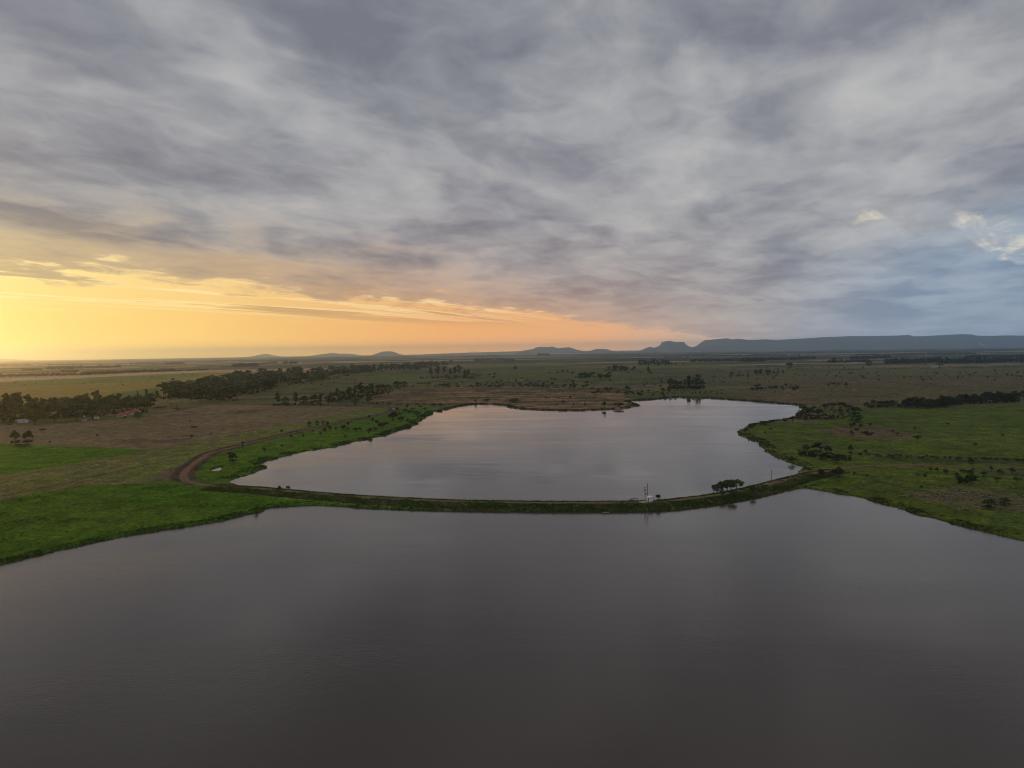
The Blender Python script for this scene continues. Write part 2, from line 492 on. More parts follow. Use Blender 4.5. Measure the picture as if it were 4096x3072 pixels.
    lay(mead, GREEN)
    lay(mead * sstep(fbm(x * 0.5, y, 30, 3, 71), 0.5, 0.66) * 0.55, (0.058, 0.120, 0.012))
    lay(mead * sstep(fbm(x * 0.45, y, 45, 2, 72), 0.55, 0.7) * 0.5, (0.10, 0.165, 0.018))
    wbank = inside(x, y, [(742, 1895), (800, 1845), (881, 1808), (953, 1790), (1134, 1747), (1400, 1688), (1561, 1652), (1600, 1640), (1720, 1625), (1760, 1650), (1650, 1710),
                          (1480, 1765), (1250, 1810), (1050, 1850), (1080, 1870), (900, 1935), (780, 1928)], 2.5, 3, seed=14)
    lay(wbank, (0.080, 0.165, 0.012))
    # banks of turned earth along the new road
    dd, par = path_dist(x, y, ROAD_S)
    bank = (1 - sstep(dd + (fbm(x, y, 6, 3, 92) - 0.5) * 3.0, 7.0, 9.0)) * (1 - sstep(par, 0.90, 0.97))
    lay(bank, SOIL)
    pd = poly_sd(x, y, POND, 20)
    lay((1 - sstep(pd, 1.0, 2.6)) * 0.9, (0.05, 0.038, 0.03))
    # rust-coloured dry grass beyond the lake
    rust = inside(x, y, [(1430, 1600), (1472, 1575), (1600, 1556), (1743, 1544), (1906, 1549), (2196, 1550), (2353, 1555), (2480, 1569), (2505, 1591), (2515, 1604), (2560, 1620),
                         (2480, 1640), (2190, 1645), (2040, 1632), (1950, 1620), (1800, 1628), (1640, 1612)], 26, 24, seed=15)
    lay(rust * (0.35 + 0.65 * sstep(n3, 0.36, 0.5)), RUST)
    lay(rust * sstep(fbm(x * 0.4, y, 26, 3, 73), 0.50, 0.56) * 0.9, (0.085, 0.080, 0.040))
    lay(rust * sstep(x, -60, -240) * 0.55, (0.15, 0.10, 0.06))
    # east bank of the upper lake: lush meadow, bare patch
    east = inside(x, y, [(3220, 1880), (3100, 1830), (3040, 1770), (2950, 1725), (3000, 1698), (3100, 1688), (3300, 1690), (3400, 1640), (3600, 1632), (3830, 1632), (4096, 1608), (4500, 1600),
                         (4600, 2280), (4096, 2165), (3585, 2030), (3340, 1972), (3230, 1950), (3150, 1965), (3000, 1995), (2800, 2030), (2436, 2050), (2436, 2020), (2750, 2005), (3000, 1965)], 2.5, 4, seed=16)
    lay(east, (0.108, 0.150, 0.018))
    lay(east * sstep(n3, 0.52, 0.7) * 0.55, (0.12, 0.135, 0.04))
    lay(east * sstep(fbm(x * 0.6, y, 18, 3, 74), 0.55, 0.7) * 0.5, (0.055, 0.080, 0.025))
    lay(inside(x, y, [(3280, 1722), (3400, 1700), (3520, 1706), (3640, 1735), (3720, 1752), (3560, 1762), (3400, 1752)], 6, 12, seed=17) * sstep(n2, 0.35, 0.5) * 0.9, (0.17, 0.12, 0.068))
    lay(inside(x, y, [(3460, 1842), (3850, 1852), (4200, 1862), (4200, 1856), (3850, 1838), (3500, 1822)], 3, 4, seed=18) * 0.7, (0.055, 0.055, 0.03))
    lay(inside(x, y, [(3640, 1985), (3720, 1965), (3830, 1950), (3960, 1960), (4096, 1985), (4200, 2060), (3980, 2040), (3860, 2040)], 3, 6, seed=19) * 0.9, (0.15, 0.125, 0.065))
    lay(inside(x, y, [(3780, 1900), (3900, 1880), (4200, 1890), (4200, 1945), (3950, 1950), (3830, 1940)], 3, 6, seed=20) * sstep(n3, 0.4, 0.55) * 0.8, (0.085, 0.085, 0.04))
    lay(inside(x, y, [(3830, 2055), (4000, 2048), (4200, 2060), (4200, 2140), (4050, 2120)], 3, 5, seed=21) * 0.8, (0.11, 0.155, 0.03))
    # dam shoulders: coarse grass, drier low down
    dd, par = path_dist(x, y, DAM_S)
    dm = (1 - sstep(dd, 12, 15)) * sstep(par, 0.10, 0.2)
    lay(dm * 0.9, (0.12, 0.165, 0.035))
    lay(dm * sstep(fbm(x, y, 5, 3, 75), 0.5, 0.65) * 0.7, (0.25, 0.205, 0.10))
    # muddy rim at the water line, floor of the lakes
    lay((1 - sstep(z, 0.10, 0.42)) * (r < 1500), (0.075, 0.058, 0.045))
    lay(z < -0.02, (0.05, 0.04, 0.03))
    return col * 0.82


# ------------------------------------------------------------------ materials
def material(name):
    m = bpy.data.materials.new(name)
    m.use_nodes = True
    m.node_tree.nodes.clear()
    gg = G(m.node_tree)
    o = gg.node('ShaderNodeOutputMaterial')
    b = gg.node('ShaderNodeBsdfPrincipled')
    m.node_tree.links.new(b.outputs[0], o.inputs[0])
    return m, gg, b, o


def plain(name, c, rough=0.75, var=0.25, sc=1.5, metal=0.0, bump=0.0, per_object=0.0):
    m, gg, b, o = material(name)
    co = gg.node('ShaderNodeTexCoord').outputs['Object']
    n = gg.noise(co, sc, 5.0, 0.6)
    f = gg.step(n, 0.25, 0.75, 1 - var, 1 + var, 'LINEAR')
    if per_object:
        rnd = gg.node('ShaderNodeObjectInfo').outputs['Random']
        f = gg.mul(f, gg.step(rnd, 0.0, 1.0, 1 - per_object, 1 + per_object, 'LINEAR'))
    gg.put(b.inputs['Base Color'], gg.scale(c, f))
    b.inputs['Roughness'].default_value = rough
    b.inputs['Metallic'].default_value = metal
    b.inputs['Specular IOR Level'].default_value = 0.25
    if bump:
        bn = gg.node('ShaderNodeBump')
        bn.inputs['Strength'].default_value = bump
        gg.put(bn.inputs['Height'], n)
        m.node_tree.links.new(bn.outputs[0], b.inputs['Normal'])
    return m


def foliage(name, c, c2, var=0.35):
    """leaf colour shifts from tree to tree and through the crown"""
    m, gg, b, o = material(name)
    oi = gg.node('ShaderNodeObjectInfo')
    co = gg.node('ShaderNodeTexCoord').outputs['Object']
    n = gg.noise(gg.add(co, 0.0) if False else co, 7.0, 3.0, 0.6)
    rnd = oi.outputs['Random']
    base = gg.mix(gg.m('MULTIPLY', gg.add(gg.mul(rnd, 0.7), gg.mul(n, 0.5)), 0.9, clamp=True), c, c2)
    f = gg.mul(gg.step(n, 0.3, 0.7, 1 - var, 1 + var, 'LINEAR'), gg.step(gg.m('FRACT', gg.mul(rnd, 7.31)), 0, 1, 0.75, 1.25, 'LINEAR'))
    gg.put(b.inputs['Base Color'], gg.scale(base, f))
    b.inputs['Roughness'].default_value = 0.7
    b.inputs['Specular IOR Level'].default_value = 0.15
    return m


MAT = {}
MAT['leaf'] = foliage('leaf', (0.044, 0.060, 0.020), (0.085, 0.100, 0.030))
MAT['leaf_fresh'] = foliage('leaf_fresh', (0.070, 0.095, 0.026), (0.10, 0.125, 0.036))
MAT['leaf_pale'] = foliage('leaf_pale', (0.062, 0.078, 0.030), (0.085, 0.100, 0.040))
MAT['leaf_dark'] = foliage('leaf_dark', (0.034, 0.048, 0.018), (0.060, 0.076, 0.026))
MAT['plume'] = foliage('plume', (0.31, 0.25, 0.165), (0.40, 0.33, 0.23))
MAT['frond'] = foliage('frond', (0.030, 0.036, 0.016), (0.048, 0.052, 0.022))
MAT['bark'] = plain('bark', (0.070, 0.055, 0.042), 0.9, 0.4, 8.0)
MAT['white_wall'] = plain('white_wall', (0.78, 0.78, 0.77), 0.7, 0.06, 0.8)
MAT['cream_wall'] = plain('cream_wall', (0.60, 0.56, 0.50), 0.8, 0.1, 0.8)
MAT['tile_roof'] = plain('tile_roof', (0.36, 0.085, 0.042), 0.7, 0.2, 2.0)
MAT['old_roof'] = plain('old_roof', (0.13, 0.075, 0.05), 0.85, 0.2, 2.0)
MAT['grey_white'] = plain('grey_white', (0.45, 0.45, 0.44), 0.8, 0.1, 0.5)
MAT['dark_wood'] = plain('dark_wood', (0.055, 0.036, 0.026), 0.8, 0.3, 3.0)
MAT['brown_door'] = plain('brown_door', (0.13, 0.055, 0.028), 0.6, 0.2, 3.0)
MAT['concrete'] = plain('concrete', (0.33, 0.31, 0.28), 0.85, 0.2, 1.2)
MAT['pole'] = plain('pole_concrete', (0.10, 0.095, 0.09), 0.85, 0.2, 2.0)
MAT['iron'] = plain('iron', (0.035, 0.036, 0.038), 0.55, 0.3, 2.0, 0.3)
MAT['glass'] = plain('window_glass', (0.02, 0.022, 0.025), 0.08, 0.1, 1.0)
MAT['tank_blue'] = plain('tank_blue', (0.30, 0.40, 0.45), 0.5, 0.1, 1.0)
MAT['car_paint'] = plain('car_paint', (0.75, 0.75, 0.76), 0.25, 0.02, 1.0)
MAT['rubber'] = plain('rubber', (0.02, 0.02, 0.02), 0.8, 0.1, 1.0)
MAT['sand'] = plain('sand', (0.46, 0.31, 0.18), 0.95, 0.25, 0.7)
MAT['stone'] = plain('pale_stone', (0.55, 0.54, 0.50), 0.9, 0.15, 2.0)
MAT['old_wood'] = plain('old_wood', (0.30, 0.26, 0.22), 0.9, 0.25, 4.0)


def link(o, parent=None):
    scene.collection.objects.link(o)
    if parent is not None:
        o.parent = parent
    return o


def mesh_obj(name, verts, faces, mats, parent=None, midx=None, smooth=False):
    me = bpy.data.meshes.new(name)
    me.from_pydata(verts, [], faces)
    for mm in (mats if isinstance(mats, (list, tuple)) else [mats]):
        me.materials.append(MAT[mm] if isinstance(mm, str) else mm)
    if midx is not None:
        me.polygons.foreach_set('material_index', midx)
    if smooth:
        me.polygons.foreach_set('use_smooth', [True] * len(me.polygons))
    me.update()
    return link(bpy.data.objects.new(name, me), parent)


def tag(o, label=None, cat=None, group=None, kind=None):
    if kind:
        o['kind'] = kind
    if label:
        o['label'] = label
    if cat:
        o['category'] = cat
    if group:
        o['group'] = group
    return o


# ------------------------------------------------------------------ ground: one sheet, finer where it is seen from near
deg = np.concatenate([np.linspace(-180, -47, 30), np.linspace(-45, 45, 861), np.linspace(47, 179, 30)])
dep = np.concatenate([np.array([20000, 8000, 4000, 2400, 1500]), np.linspace(1040, 40, 430), np.linspace(38.5, 5.8, 24)])
rr = F_PX * CAM_H / dep
A_, R_ = np.meshgrid(np.radians(deg), rr)
gx, gy = (np.sin(A_) * R_).ravel(), (np.cos(A_) * R_).ravel()
gz, gsd = terrain(gx, gy)
nc, nr = len(deg), len(rr)
idx = np.arange(nr * nc).reshape(nr, nc)
quads = np.stack([idx[:-1, :], np.roll(idx, -1, 1)[:-1, :], np.roll(idx, -1, 1)[1:, :], idx[1:, :]], -1).reshape(-1, 4)
gme = bpy.data.meshes.new('ground')
gme.vertices.add(nr * nc)
gme.vertices.foreach_set('co', np.stack([gx, gy, gz], 1).ravel())
gme.loops.add(quads.size)
gme.loops.foreach_set('vertex_index', quads[:, ::-1].ravel())
gme.polygons.add(len(quads))
gme.polygons.foreach_set('loop_start', np.arange(0, quads.size, 4))
gme.polygons.foreach_set('use_smooth', np.ones(len(quads), bool))
gme.update(calc_edges=True)
gcol = field_colours(gx, gy, gz, gsd)
att = gme.color_attributes.new('soil_and_grass', 'FLOAT_COLOR', 'POINT')
att.data.foreach_set('color', np.concatenate([gcol, np.ones((len(gcol), 1))], 1).ravel())
m, gg, b, o = material('ground')
ac = gg.node('ShaderNodeAttribute', attribute_name='soil_and_grass').outputs['Color']
co = gg.node('ShaderNodeNewGeometry').outputs['Position']
gX, gY, gZ = gg.sep(co)
cw = gg.xyz(gX, gg.mul(gY, 0.75), 0.0)
na, nb, ncx = gg.noise(cw, 0.45, 4, 0.6), gg.noise(cw, 0.09, 4, 0.55), gg.noise(cw, 0.012, 3, 0.5)
var = gg.mul(gg.step(na, 0.3, 0.7, 0.42, 1.62, 'LINEAR'), gg.mul(gg.step(nb, 0.3, 0.7, 0.62, 1.40, 'LINEAR'), gg.step(ncx, 0.3, 0.7, 0.85, 1.15, 'LINEAR')))
tint = gg.mix(gg.step(nb, 0.4, 0.7, 0.0, 0.35), ac, gg.mix(1.0, ac, (1.25, 1.02, 0.80), 'MULTIPLY'))
gg.put(b.inputs['Base Color'], gg.scale(tint, var))
b.inputs['Roughness'].default_value = 0.95
b.inputs['Specular IOR Level'].default_value = 0.05
bn = gg.node('ShaderNodeBump')
bn.inputs['Strength'].default_value = 0.6
bn.inputs['Distance'].default_value = 0.6
gg.put(bn.inputs['Height'], gg.add(na, gg.mul(nb, 1.5)))
m.node_tree.links.new(bn.outputs[0], b.inputs['Normal'])
gme.materials.append(m)
tag(link(bpy.data.objects.new('ground', gme)), kind='structure')

# ------------------------------------------------------------------ water
def water_material(name, wave, rough, base, swell_h=0.0):
    m, gg, b, o = material(name)
    gX, gY, gZ = gg.sep(gg.node('ShaderNodeNewGeometry').outputs['Position'])
    w1 = gg.noise(gg.xyz(gg.mul(gX, 0.55), gY, 0.0), 1.7, 4.0, 0.6, 0.3)
    w2 = gg.noise(gg.xyz(gg.mul(gX, 0.8), gY, 4.0), 0.22, 3.0, 0.5, 0.3)
    calm = gg.noise(gg.xyz(gg.mul(gX, 0.4), gY, 7.0), 0.011, 4.0, 0.55, 0.6)
    bn = gg.node('ShaderNodeBump')
    bn.inputs['Distance'].default_value = 1.0
    gg.put(bn.inputs['Strength'], 1.0)
    swell = gg.noise(gg.xyz(gg.mul(gX, 0.32), gg.add(gY, gg.mul(gX, 0.12)), 1.0), 0.013, 5.0, 0.5, 0.6)
    gg.put(bn.inputs['Height'], gg.add(gg.mul(swell, swell_h), gg.mul(gg.add(w1, gg.mul(w2, 0.9)), gg.step(calm, 0.40, 0.62, wave * 0.5, wave * 1.3))))
    m.node_tree.links.new(bn.outputs[0], b.inputs['Normal'])
    gg.put(b.inputs['Base Color'], base)
    # cat's paws: feathery patches ruffled by the breeze between calm lanes
    feather = gg.noise(gg.xyz(gg.mul(gX, 0.35), gg.add(gY, gg.mul(gX, 0.25)), 2.0), 0.035, 6.0, 0.62, 0.5)
    ruff = gg.add(gg.mul(calm, 0.62), gg.mul(feather, 0.38))
    gg.put(b.inputs['Roughness'], gg.step(ruff, 0.43, 0.56, rough[0], rough[1]))
    b.inputs['IOR'].default_value = 1.40
    MAT[name] = m


water_material('upper_water', 0.005, (0.03, 0.15), (0.075, 0.060, 0.050), 0.5)
water_material('lower_water', 0.035, (0.09, 0.15), (0.064, 0.047, 0.034), 0.2)
damx = [(-2500, DAM[0][1] + 600)] + [(-420, DAM[0][1])] + DAM + [(420, DAM[-1][1]), (2500, DAM[-1][1] + 600)]
north = damx + [(2500, 3000), (-2500, 3000)]
south = damx[::-1] + [(-2500, -900), (2500, -900)]
for nm, pg in (('upper_lake', north), ('lower_lake', south)):
    tag(mesh_obj(nm, [(x, y, 0.0) for x, y in pg], [list(range(len(pg)))], nm.replace('lake', 'water')), kind='structure')
for nm in ('upper_lake', 'lower_lake'):
    bm = bmesh.new()
    bm.from_mesh(bpy.data.objects[nm].data)
    bmesh.ops.triangulate(bm, faces=bm.faces[:])
    for f in bm.faces:
        if f.normal.z < 0:
            f.normal_flip()
    bm.to_mesh(bpy.data.objects[nm].data)
    bm.free()


# ------------------------------------------------------------------ roads
m, gg, b, o = material('red_dirt')
co = gg.node('ShaderNodeNewGeometry').outputs['Position']
n1, n2 = gg.noise(co, 0.5, 5, 0.6), gg.noise(co, 0.06, 3, 0.5)
gg.put(b.inputs['Base Color'], gg.scale(gg.mix(gg.step(n2, 0.35, 0.65), (0.22, 0.118, 0.075), (0.175, 0.122, 0.082)), gg.step(n1, 0.3, 0.7, 0.7, 1.2, 'LINEAR')))
b.inputs['Roughness'].default_value = 0.95
b.inputs['Specular IOR Level'].default_value = 0.05
MAT['dirt'] = m


def road(name, pts, width, lift=0.06):
    """a strip that follows the ground, with wheel ruts and a grassy crown between them"""
    S = smooth_path(pts, 3.0)
    offs = np.array([-1.0, -0.72, -0.45, -0.2, 0.0, 0.2, 0.45, 0.72, 1.0])
    prof = np.array([-0.03, 0.02, -0.03, 0.02, 0.05, 0.02, -0.03, 0.02, -0.03])
    X, Y = [], []
    for k in range(len(S)):
        a_, b_ = S[max(k - 1, 0)], S[min(k + 1, len(S) - 1)]
        tx, ty = b_[0] - a_[0], b_[1] - a_[1]
        l = math.hypot(tx, ty) + 1e-9
        nx, ny = ty / l, -tx / l
        w = width * (0.92 + 0.16 * math.sin(k * 0.37) * math.sin(k * 0.113)) / 2
        X.append(S[k][0] + nx * w * offs)
        Y.append(S[k][1] + ny * w * offs)
    X, Y = np.array(X), np.array(Y)
    Z, _ = terrain(X.ravel(), Y.ravel())
    Z = Z.reshape(X.shape)
    # a graded surface: level across, no lower than the ground beneath it
    Z = np.maximum(Z, np.maximum(Z.max(1, keepdims=True) - 0.12, 0)) + lift + prof[None, :]
    n = len(offs)
    V = np.stack([X, Y, Z], -1).reshape(-1, 3).tolist()
    F = [(k * n + j, k * n + j + 1, (k + 1) * n + j + 1, (k + 1) * n + j) for k in range(len(S) - 1) for j in range(n - 1)]
    return tag(mesh_obj(name, V, F, 'dirt', smooth=True), kind='structure')


road('dirt_road', ROAD, 5.6)
road('dam_road', DAM[2:], 3.2)
road('field_road', EAST, 6.0, 0.22)

# ------------------------------------------------------------------ hills on the horizon
MAT['hill'] = plain('hill_bush', (0.055, 0.065, 0.035), 0.95, 0.35, 0.004)
MAT['mesa'] = plain('mesa_bush', (0.055, 0.060, 0.040), 0.95, 0.35, 0.004)


def hill(name, prof, dist, depth, mat='hill', rough=0.12, plateau=False, seed=0):
    """a ridge whose skyline runs through the surveyed points, standing dist metres away"""
    P = []
    for x, y in prof:
        v = ray(x, y)
        t = dist / v.y
        P.append((v.x * t, CAM_H + v.z * t))
    P = np.array(P)
    n = max(170, int((P[-1, 0] - P[0, 0]) / 60))
    us = np.linspace(P[0, 0], P[-1, 0], min(n, 260))
    hs = np.maximum(np.interp(us, P[:, 0], P[:, 1]), 0)
    vs = np.array([-1, -0.86, -0.72, -0.58, -0.46, -0.34, -0.24, -0.15, -0.07, 0.0, 0.1, 0.3, 0.6, 1.0])
    if plateau:   # long talus, steep cliff, flat top
        fall = np.interp(vs, [-1, -0.46, -0.15, -0.05, 0, 0.6, 1.0], [0, 0.30, 0.70, 0.97, 1, 0.95, 0])
    else:
        fall = np.clip(np.cos(vs * math.pi / 2), 0, 1) ** 1.2
    Ug, Vg = np.meshgrid(us, vs)
    yy = dist + Vg * depth
    gul = (fbm(Ug + seed * 991, yy * 0.3, 480, 4, 17 + seed) - 0.5)
    wig = (fbm(Ug + seed * 71, Ug * 0 + 3.0, 1700, 3, 27) - 0.5) * depth * 0.5 * (1 - np.abs(Vg))
    Z = hs[None, :] * fall[:, None] * (1 + rough * 2 * gul * (1 - np.abs(2 * fall[:, None] - 1) ** 2)) - 3 * (fall[:, None] < 0.01)
    Z = np.where(fall[:, None] > 0.995, hs[None, :], Z)
    V = np.stack([Ug, yy + wig * (fall[:, None] < 0.999), Z], -1).reshape(-1, 3).tolist()
    w = len(us)
    F = [(r_ * w + c, r_ * w + c + 1, (r_ + 1) * w + c + 1, (r_ + 1) * w + c) for r_ in range(len(vs) - 1) for c in range(w - 1)]
    o = mesh_obj(name, V, F, mat, smooth=True)
    return tag(o, kind='structure')


def cv(pts, ox, oy, k):
    return [(ox + x / k, oy + y / k) for x, y in pts]


hill('hill', [(-180, 1446), (-90, 1436), (-30, 1434), (0, 1436), (25, 1438), (45, 1442), (70, 1446), (110, 1449)], 36000, 2600, seed=1)
hill('hill', [(1030, 1425), (1045, 1421), (1060, 1418), (1069, 1416), (1080, 1420), (1095, 1424)], 39000, 2000, seed=2)
hill('hill', [(1265, 1421), (1290, 1416), (1315, 1413), (1328, 1411), (1345, 1414), (1395, 1415), (1420, 1419)], 39500, 2000, seed=3)
hill('hill', [(1490, 1421), (1507, 1417), (1522, 1409), (1535, 1405), (1560, 1405), (1576, 1409), (1584, 1414), (1600, 1419)], 33000, 1800, seed=4)
hill('hill', [(1700, 1417), (1850, 1411), (1950, 1408), (2060, 1405), (2150, 1404), (2420, 1403), (2520, 1402), (2700, 1400)], 38000, 3600, rough=0.05, seed=5)
hill('hill', [(2020, 1421), (2050, 1417), (2080, 1411), (2100, 1409), (2125, 1412), (2150, 1418), (2165, 1421)], 24000, 1200, seed=6)
hill('hill', cv([(-60, 345), (40, 328), (90, 320), (130, 300), (160, 295), (240, 297), (270, 300), (290, 292), (320, 297), (350, 312), (400, 308), (480, 300), (520, 310), (560, 325), (640, 345)], 2100, 1280, 2.765), 30000, 2400, seed=7)
hill('hill', cv([(720, 345), (760, 328), (800, 320), (860, 319), (900, 322), (940, 335), (960, 345)], 2100, 1280, 2.765), 30500, 1300, seed=8)
hill('hill', cv([(1250, 350), (1300, 328), (1340, 310), (1380, 295), (1410, 303), (1450, 318), (1500, 345)], 2100, 1280, 2.765), 27000, 1000, seed=9)
hill('mesa', cv([(1400, 350), (1440, 322), (1480, 308), (1540, 281), (1566, 258), (1578, 232), (1610, 230), (1640, 240), (1700, 242), (1748, 241), (1768, 248), (1778, 268), (1810, 288), (1860, 308), (1930, 345)], 2100, 1280, 2.765), 27500, 1700, 'mesa', seed=10, plateau=True)
hill('plateau', cv([(-300, 395), (-120, 385), (0, 375), (130, 365), (190, 345), (230, 325), (255, 295), (300, 262), (340, 247), (390, 250), (440, 268), (480, 263), (540, 255), (600, 264), (700, 272), (900, 262), (1040, 272), (1300, 256), (1500, 245), (1700, 232), (1850, 228), (2041, 219)], 2800, 1280, 3.403)
     + cv([(60, 205), (400, 201), (700, 198), (740, 187), (770, 193), (800, 207), (1000, 205), (1200, 202), (1300, 190), (1380, 181), (1420, 178), (1460, 184), (1500, 195), (1800, 203), (2000, 195), (2212, 200), (2600, 190), (3300, 205), (4200, 215)], 3400, 1280, 3.178), 26000, 4200, 'mesa', seed=11, plateau=True, rough=0.2)

# ------------------------------------------------------------------ trees and bushes: prototypes
rng = np.random.default_rng(11)
random.seed(5)


def leaf_cloud(clumps, per, leaf, up=0.25, flat=1.0, droop=0.0):
    """leaf-spray quads scattered over the skins of several clumps: (centre, (rx, ry, rz)), size leaf"""
    V, F = [], []
    vol = np.array([r_[0] * r_[1] + r_[1] * r_[2] + r_[0] * r_[2] for _, r_ in clumps])
    cnt = np.maximum(6, (per * vol / vol.sum()).astype(int))
    for (c, rad), n in zip(clumps, cnt):
        dirs = rng.normal(size=(n, 3))
        dirs /= np.linalg.norm(dirs, axis=1, keepdims=True)
        dirs[:, 2] = np.where(dirs[:, 2] < -0.35, -dirs[:, 2] * 0.6, dirs[:, 2])
        rad_k = rng.uniform(0.62, 1.08, size=(n, 1))
        P = np.array(c)[None, :] + dirs * np.array(rad)[None, :] * rad_k
        N = dirs + rng.normal(scale=0.55, size=(n, 3)) + np.array([0, 0, up])
        N /= np.linalg.norm(N, axis=1, keepdims=True)
        T = np.cross(N, rng.normal(size=(n, 3)))
        T /= np.linalg.norm(T, axis=1, keepdims=True) + 1e-9
        B = np.cross(N, T)
        s = leaf * rng.uniform(0.55, 1.25, size=(n, 1))
        for k in range(n):
            i = len(V)
            t, b_, p = T[k] * s[k], B[k] * s[k] * 0.62, P[k]
            V += [tuple(p - t), tuple(p - b_ + t * 0.15), tuple(p + t), tuple(p + b_ + t * 0.15)]
            F.append((i, i + 1, i + 2, i + 3))
    return V, F


def limb(V, F, p, q, r0, r1, n=6):
    p, q = Vector(p), Vector(q)
    ax = (q - p).normalized()
    s = ax.orthogonal().normalized()
    t = ax.cross(s)
    i = len(V)
    for c, r_ in ((p, r0), (q, r1)):
        for k in range(n):
            a = 2 * math.pi * k / n
            V.append(tuple(c + s * math.cos(a) * r_ + t * math.sin(a) * r_))
    for k in range(n):
        F.append((i + k, i + (k + 1) % n, i + n + (k + 1) % n, i + n + k))


def new_mesh(name, V, F, mat):
    me = bpy.data.meshes.new(name)
    me.from_pydata(V, [], F)
    me.materials.append(MAT[mat])
    me.update()
    return me


def joined(name, a, am, b_, bm_):
    V = a[0] + b_[0]
    F = a[1] + [tuple(i + len(a[0]) for i in f) for f in b_[1]]
    me = bpy.data.meshes.new(name)
    me.from_pydata(V, [], F)
    me.materials.append(MAT[am])
    me.materials.append(MAT[bm_])
    me.polygons.foreach_set('material_index', [0] * len(a[1]) + [1] * len(b_[1]))
    me.update()
    return me


PROTO = {}      # kind -> list of (trunk mesh, crown mesh, joined mesh, width)


def proto(kind, trunk, crown, leaf_mat):
    w = max(max(abs(v[0]), abs(v[1])) for v in crown[0]) * 2
    PROTO.setdefault(kind, []).append((new_mesh(kind + '_trunk', *trunk, 'bark'), new_mesh(kind + '_crown', *crown, leaf_mat),
                                       joined(kind, trunk, 'bark', crown, leaf_mat), w))


def tall_tree(seed, mat='leaf'):          # eucalyptus: long clear stem, broken narrow crown
    rs = random.Random(seed)
    V, F, cl = [], [], []
    lean = rs.uniform(-0.03, 0.03)
    limb(V, F, (0, 0, -0.03), (lean, 0, 0.5), 0.022, 0.015)
    limb(V, F, (lean, 0, 0.5), (lean * 1.5, 0.01, 0.92), 0.015, 0.004)
    n = rs.randint(8, 11)
    for k in range(n):
        z = 0.34 + 0.56 * (k + rs.random() * 0.8) / n
        a = rs.uniform(0, 6.28)
        d_ = rs.uniform(0.05, 0.17) * (1.15 - 0.6 * abs(z - 0.6))
        c = (lean + math.cos(a) * d_, math.sin(a) * d_, z)
        limb(V, F, (lean * z * 1.4, 0, z - 0.13), c, 0.008, 0.003, 5)
        r_ = rs.uniform(0.09, 0.155)
        cl.append((c, (r_, r_, r_ * rs.uniform(0.6, 0.9))))
    cl.append(((lean * 1.5, 0, 0.93), (0.07, 0.07, 0.06)))
    proto('tall', (V, F), leaf_cloud(cl, 620, 0.050), mat)


def round_tree(seed, kind='round', wide=0.36, base=0.16, mat='leaf', per=780):   # dense, domed crown
    rs = random.Random(seed)
    V, F, cl = [], [], []
    limb(V, F, (0, 0, -0.03), (0.01, 0, base + 0.12), 0.036, 0.026)
    for k in range(12):
        a = 2.4 * k + rs.uniform(-0.4, 0.4)
        d_ = wide * math.sqrt((k + 0.5) / 12) * 0.80
        z = base + 0.20 + (0.86 - base - 0.22) * (1 - (d_ / wide) ** 2) * rs.uniform(0.75, 1.0)
        c = (math.cos(a) * d_, math.sin(a) * d_, z)
        if k % 2 == 0:
            limb(V, F, (0, 0, base + 0.05), c, 0.016, 0.005, 5)
        r_ = rs.uniform(0.12, 0.18)
        cl.append((c, (r_, r_, r_ * 0.75)))
    for k in range(5):
        a = 1.26 * k + rs.random()
        cl.append(((math.cos(a) * wide * 0.7, math.sin(a) * wide * 0.7, base + 0.14), (0.12, 0.12, 0.10)))
    proto(kind, (V, F), leaf_cloud(cl, per, 0.062), mat)


def umbrella_tree(seed):                  # low fork, flat spreading top
    rs = random.Random(seed)
    V, F, cl = [], [], []
    limb(V, F, (0, 0, -0.03), (0.02, 0, 0.22), 0.034, 0.026)
    for k in range(6):
        a = 1.05 * k + rs.uniform(-0.3, 0.3)
        d_ = rs.uniform(0.22, 0.40)
        e = (math.cos(a) * d_, math.sin(a) * d_, rs.uniform(0.55, 0.74))
        mid = (e[0] * 0.5, e[1] * 0.5, 0.42)
        limb(V, F, (0.02, 0, 0.20), mid, 0.020, 0.013, 5)
        limb(V, F, mid, e, 0.013, 0.005, 5)
        for j in range(2):
            cl.append(((e[0] + rs.uniform(-0.1, 0.1), e[1] + rs.uniform(-0.1, 0.1), e[2] + rs.uniform(-0.06, 0.12)), (0.17, 0.17, 0.125)))
    for k in range(4):
        cl.append(((rs.uniform(-0.2, 0.2), rs.uniform(-0.2, 0.2), rs.uniform(0.74, 0.88)), (0.20, 0.20, 0.12)))
    proto('umbrella', (V, F), leaf_cloud(cl, 1100, 0.058, 0.4), 'leaf')


def cypress_tree(seed):
    rs = random.Random(seed)
    V, F = [], []
    limb(V, F, (0, 0, -0.03), (0, 0, 0.9), 0.02, 0.004)
    cl = [((rs.uniform(-0.02, 0.02), rs.uniform(-0.02, 0.02), 0.10 + 0.8 * k / 8), (0.13 * (1.08 - k / 9), 0.13 * (1.08 - k / 9), 0.10)) for k in range(9)]
    proto('cypress', (V, F), leaf_cloud(cl, 320, 0.045), 'leaf_dark')


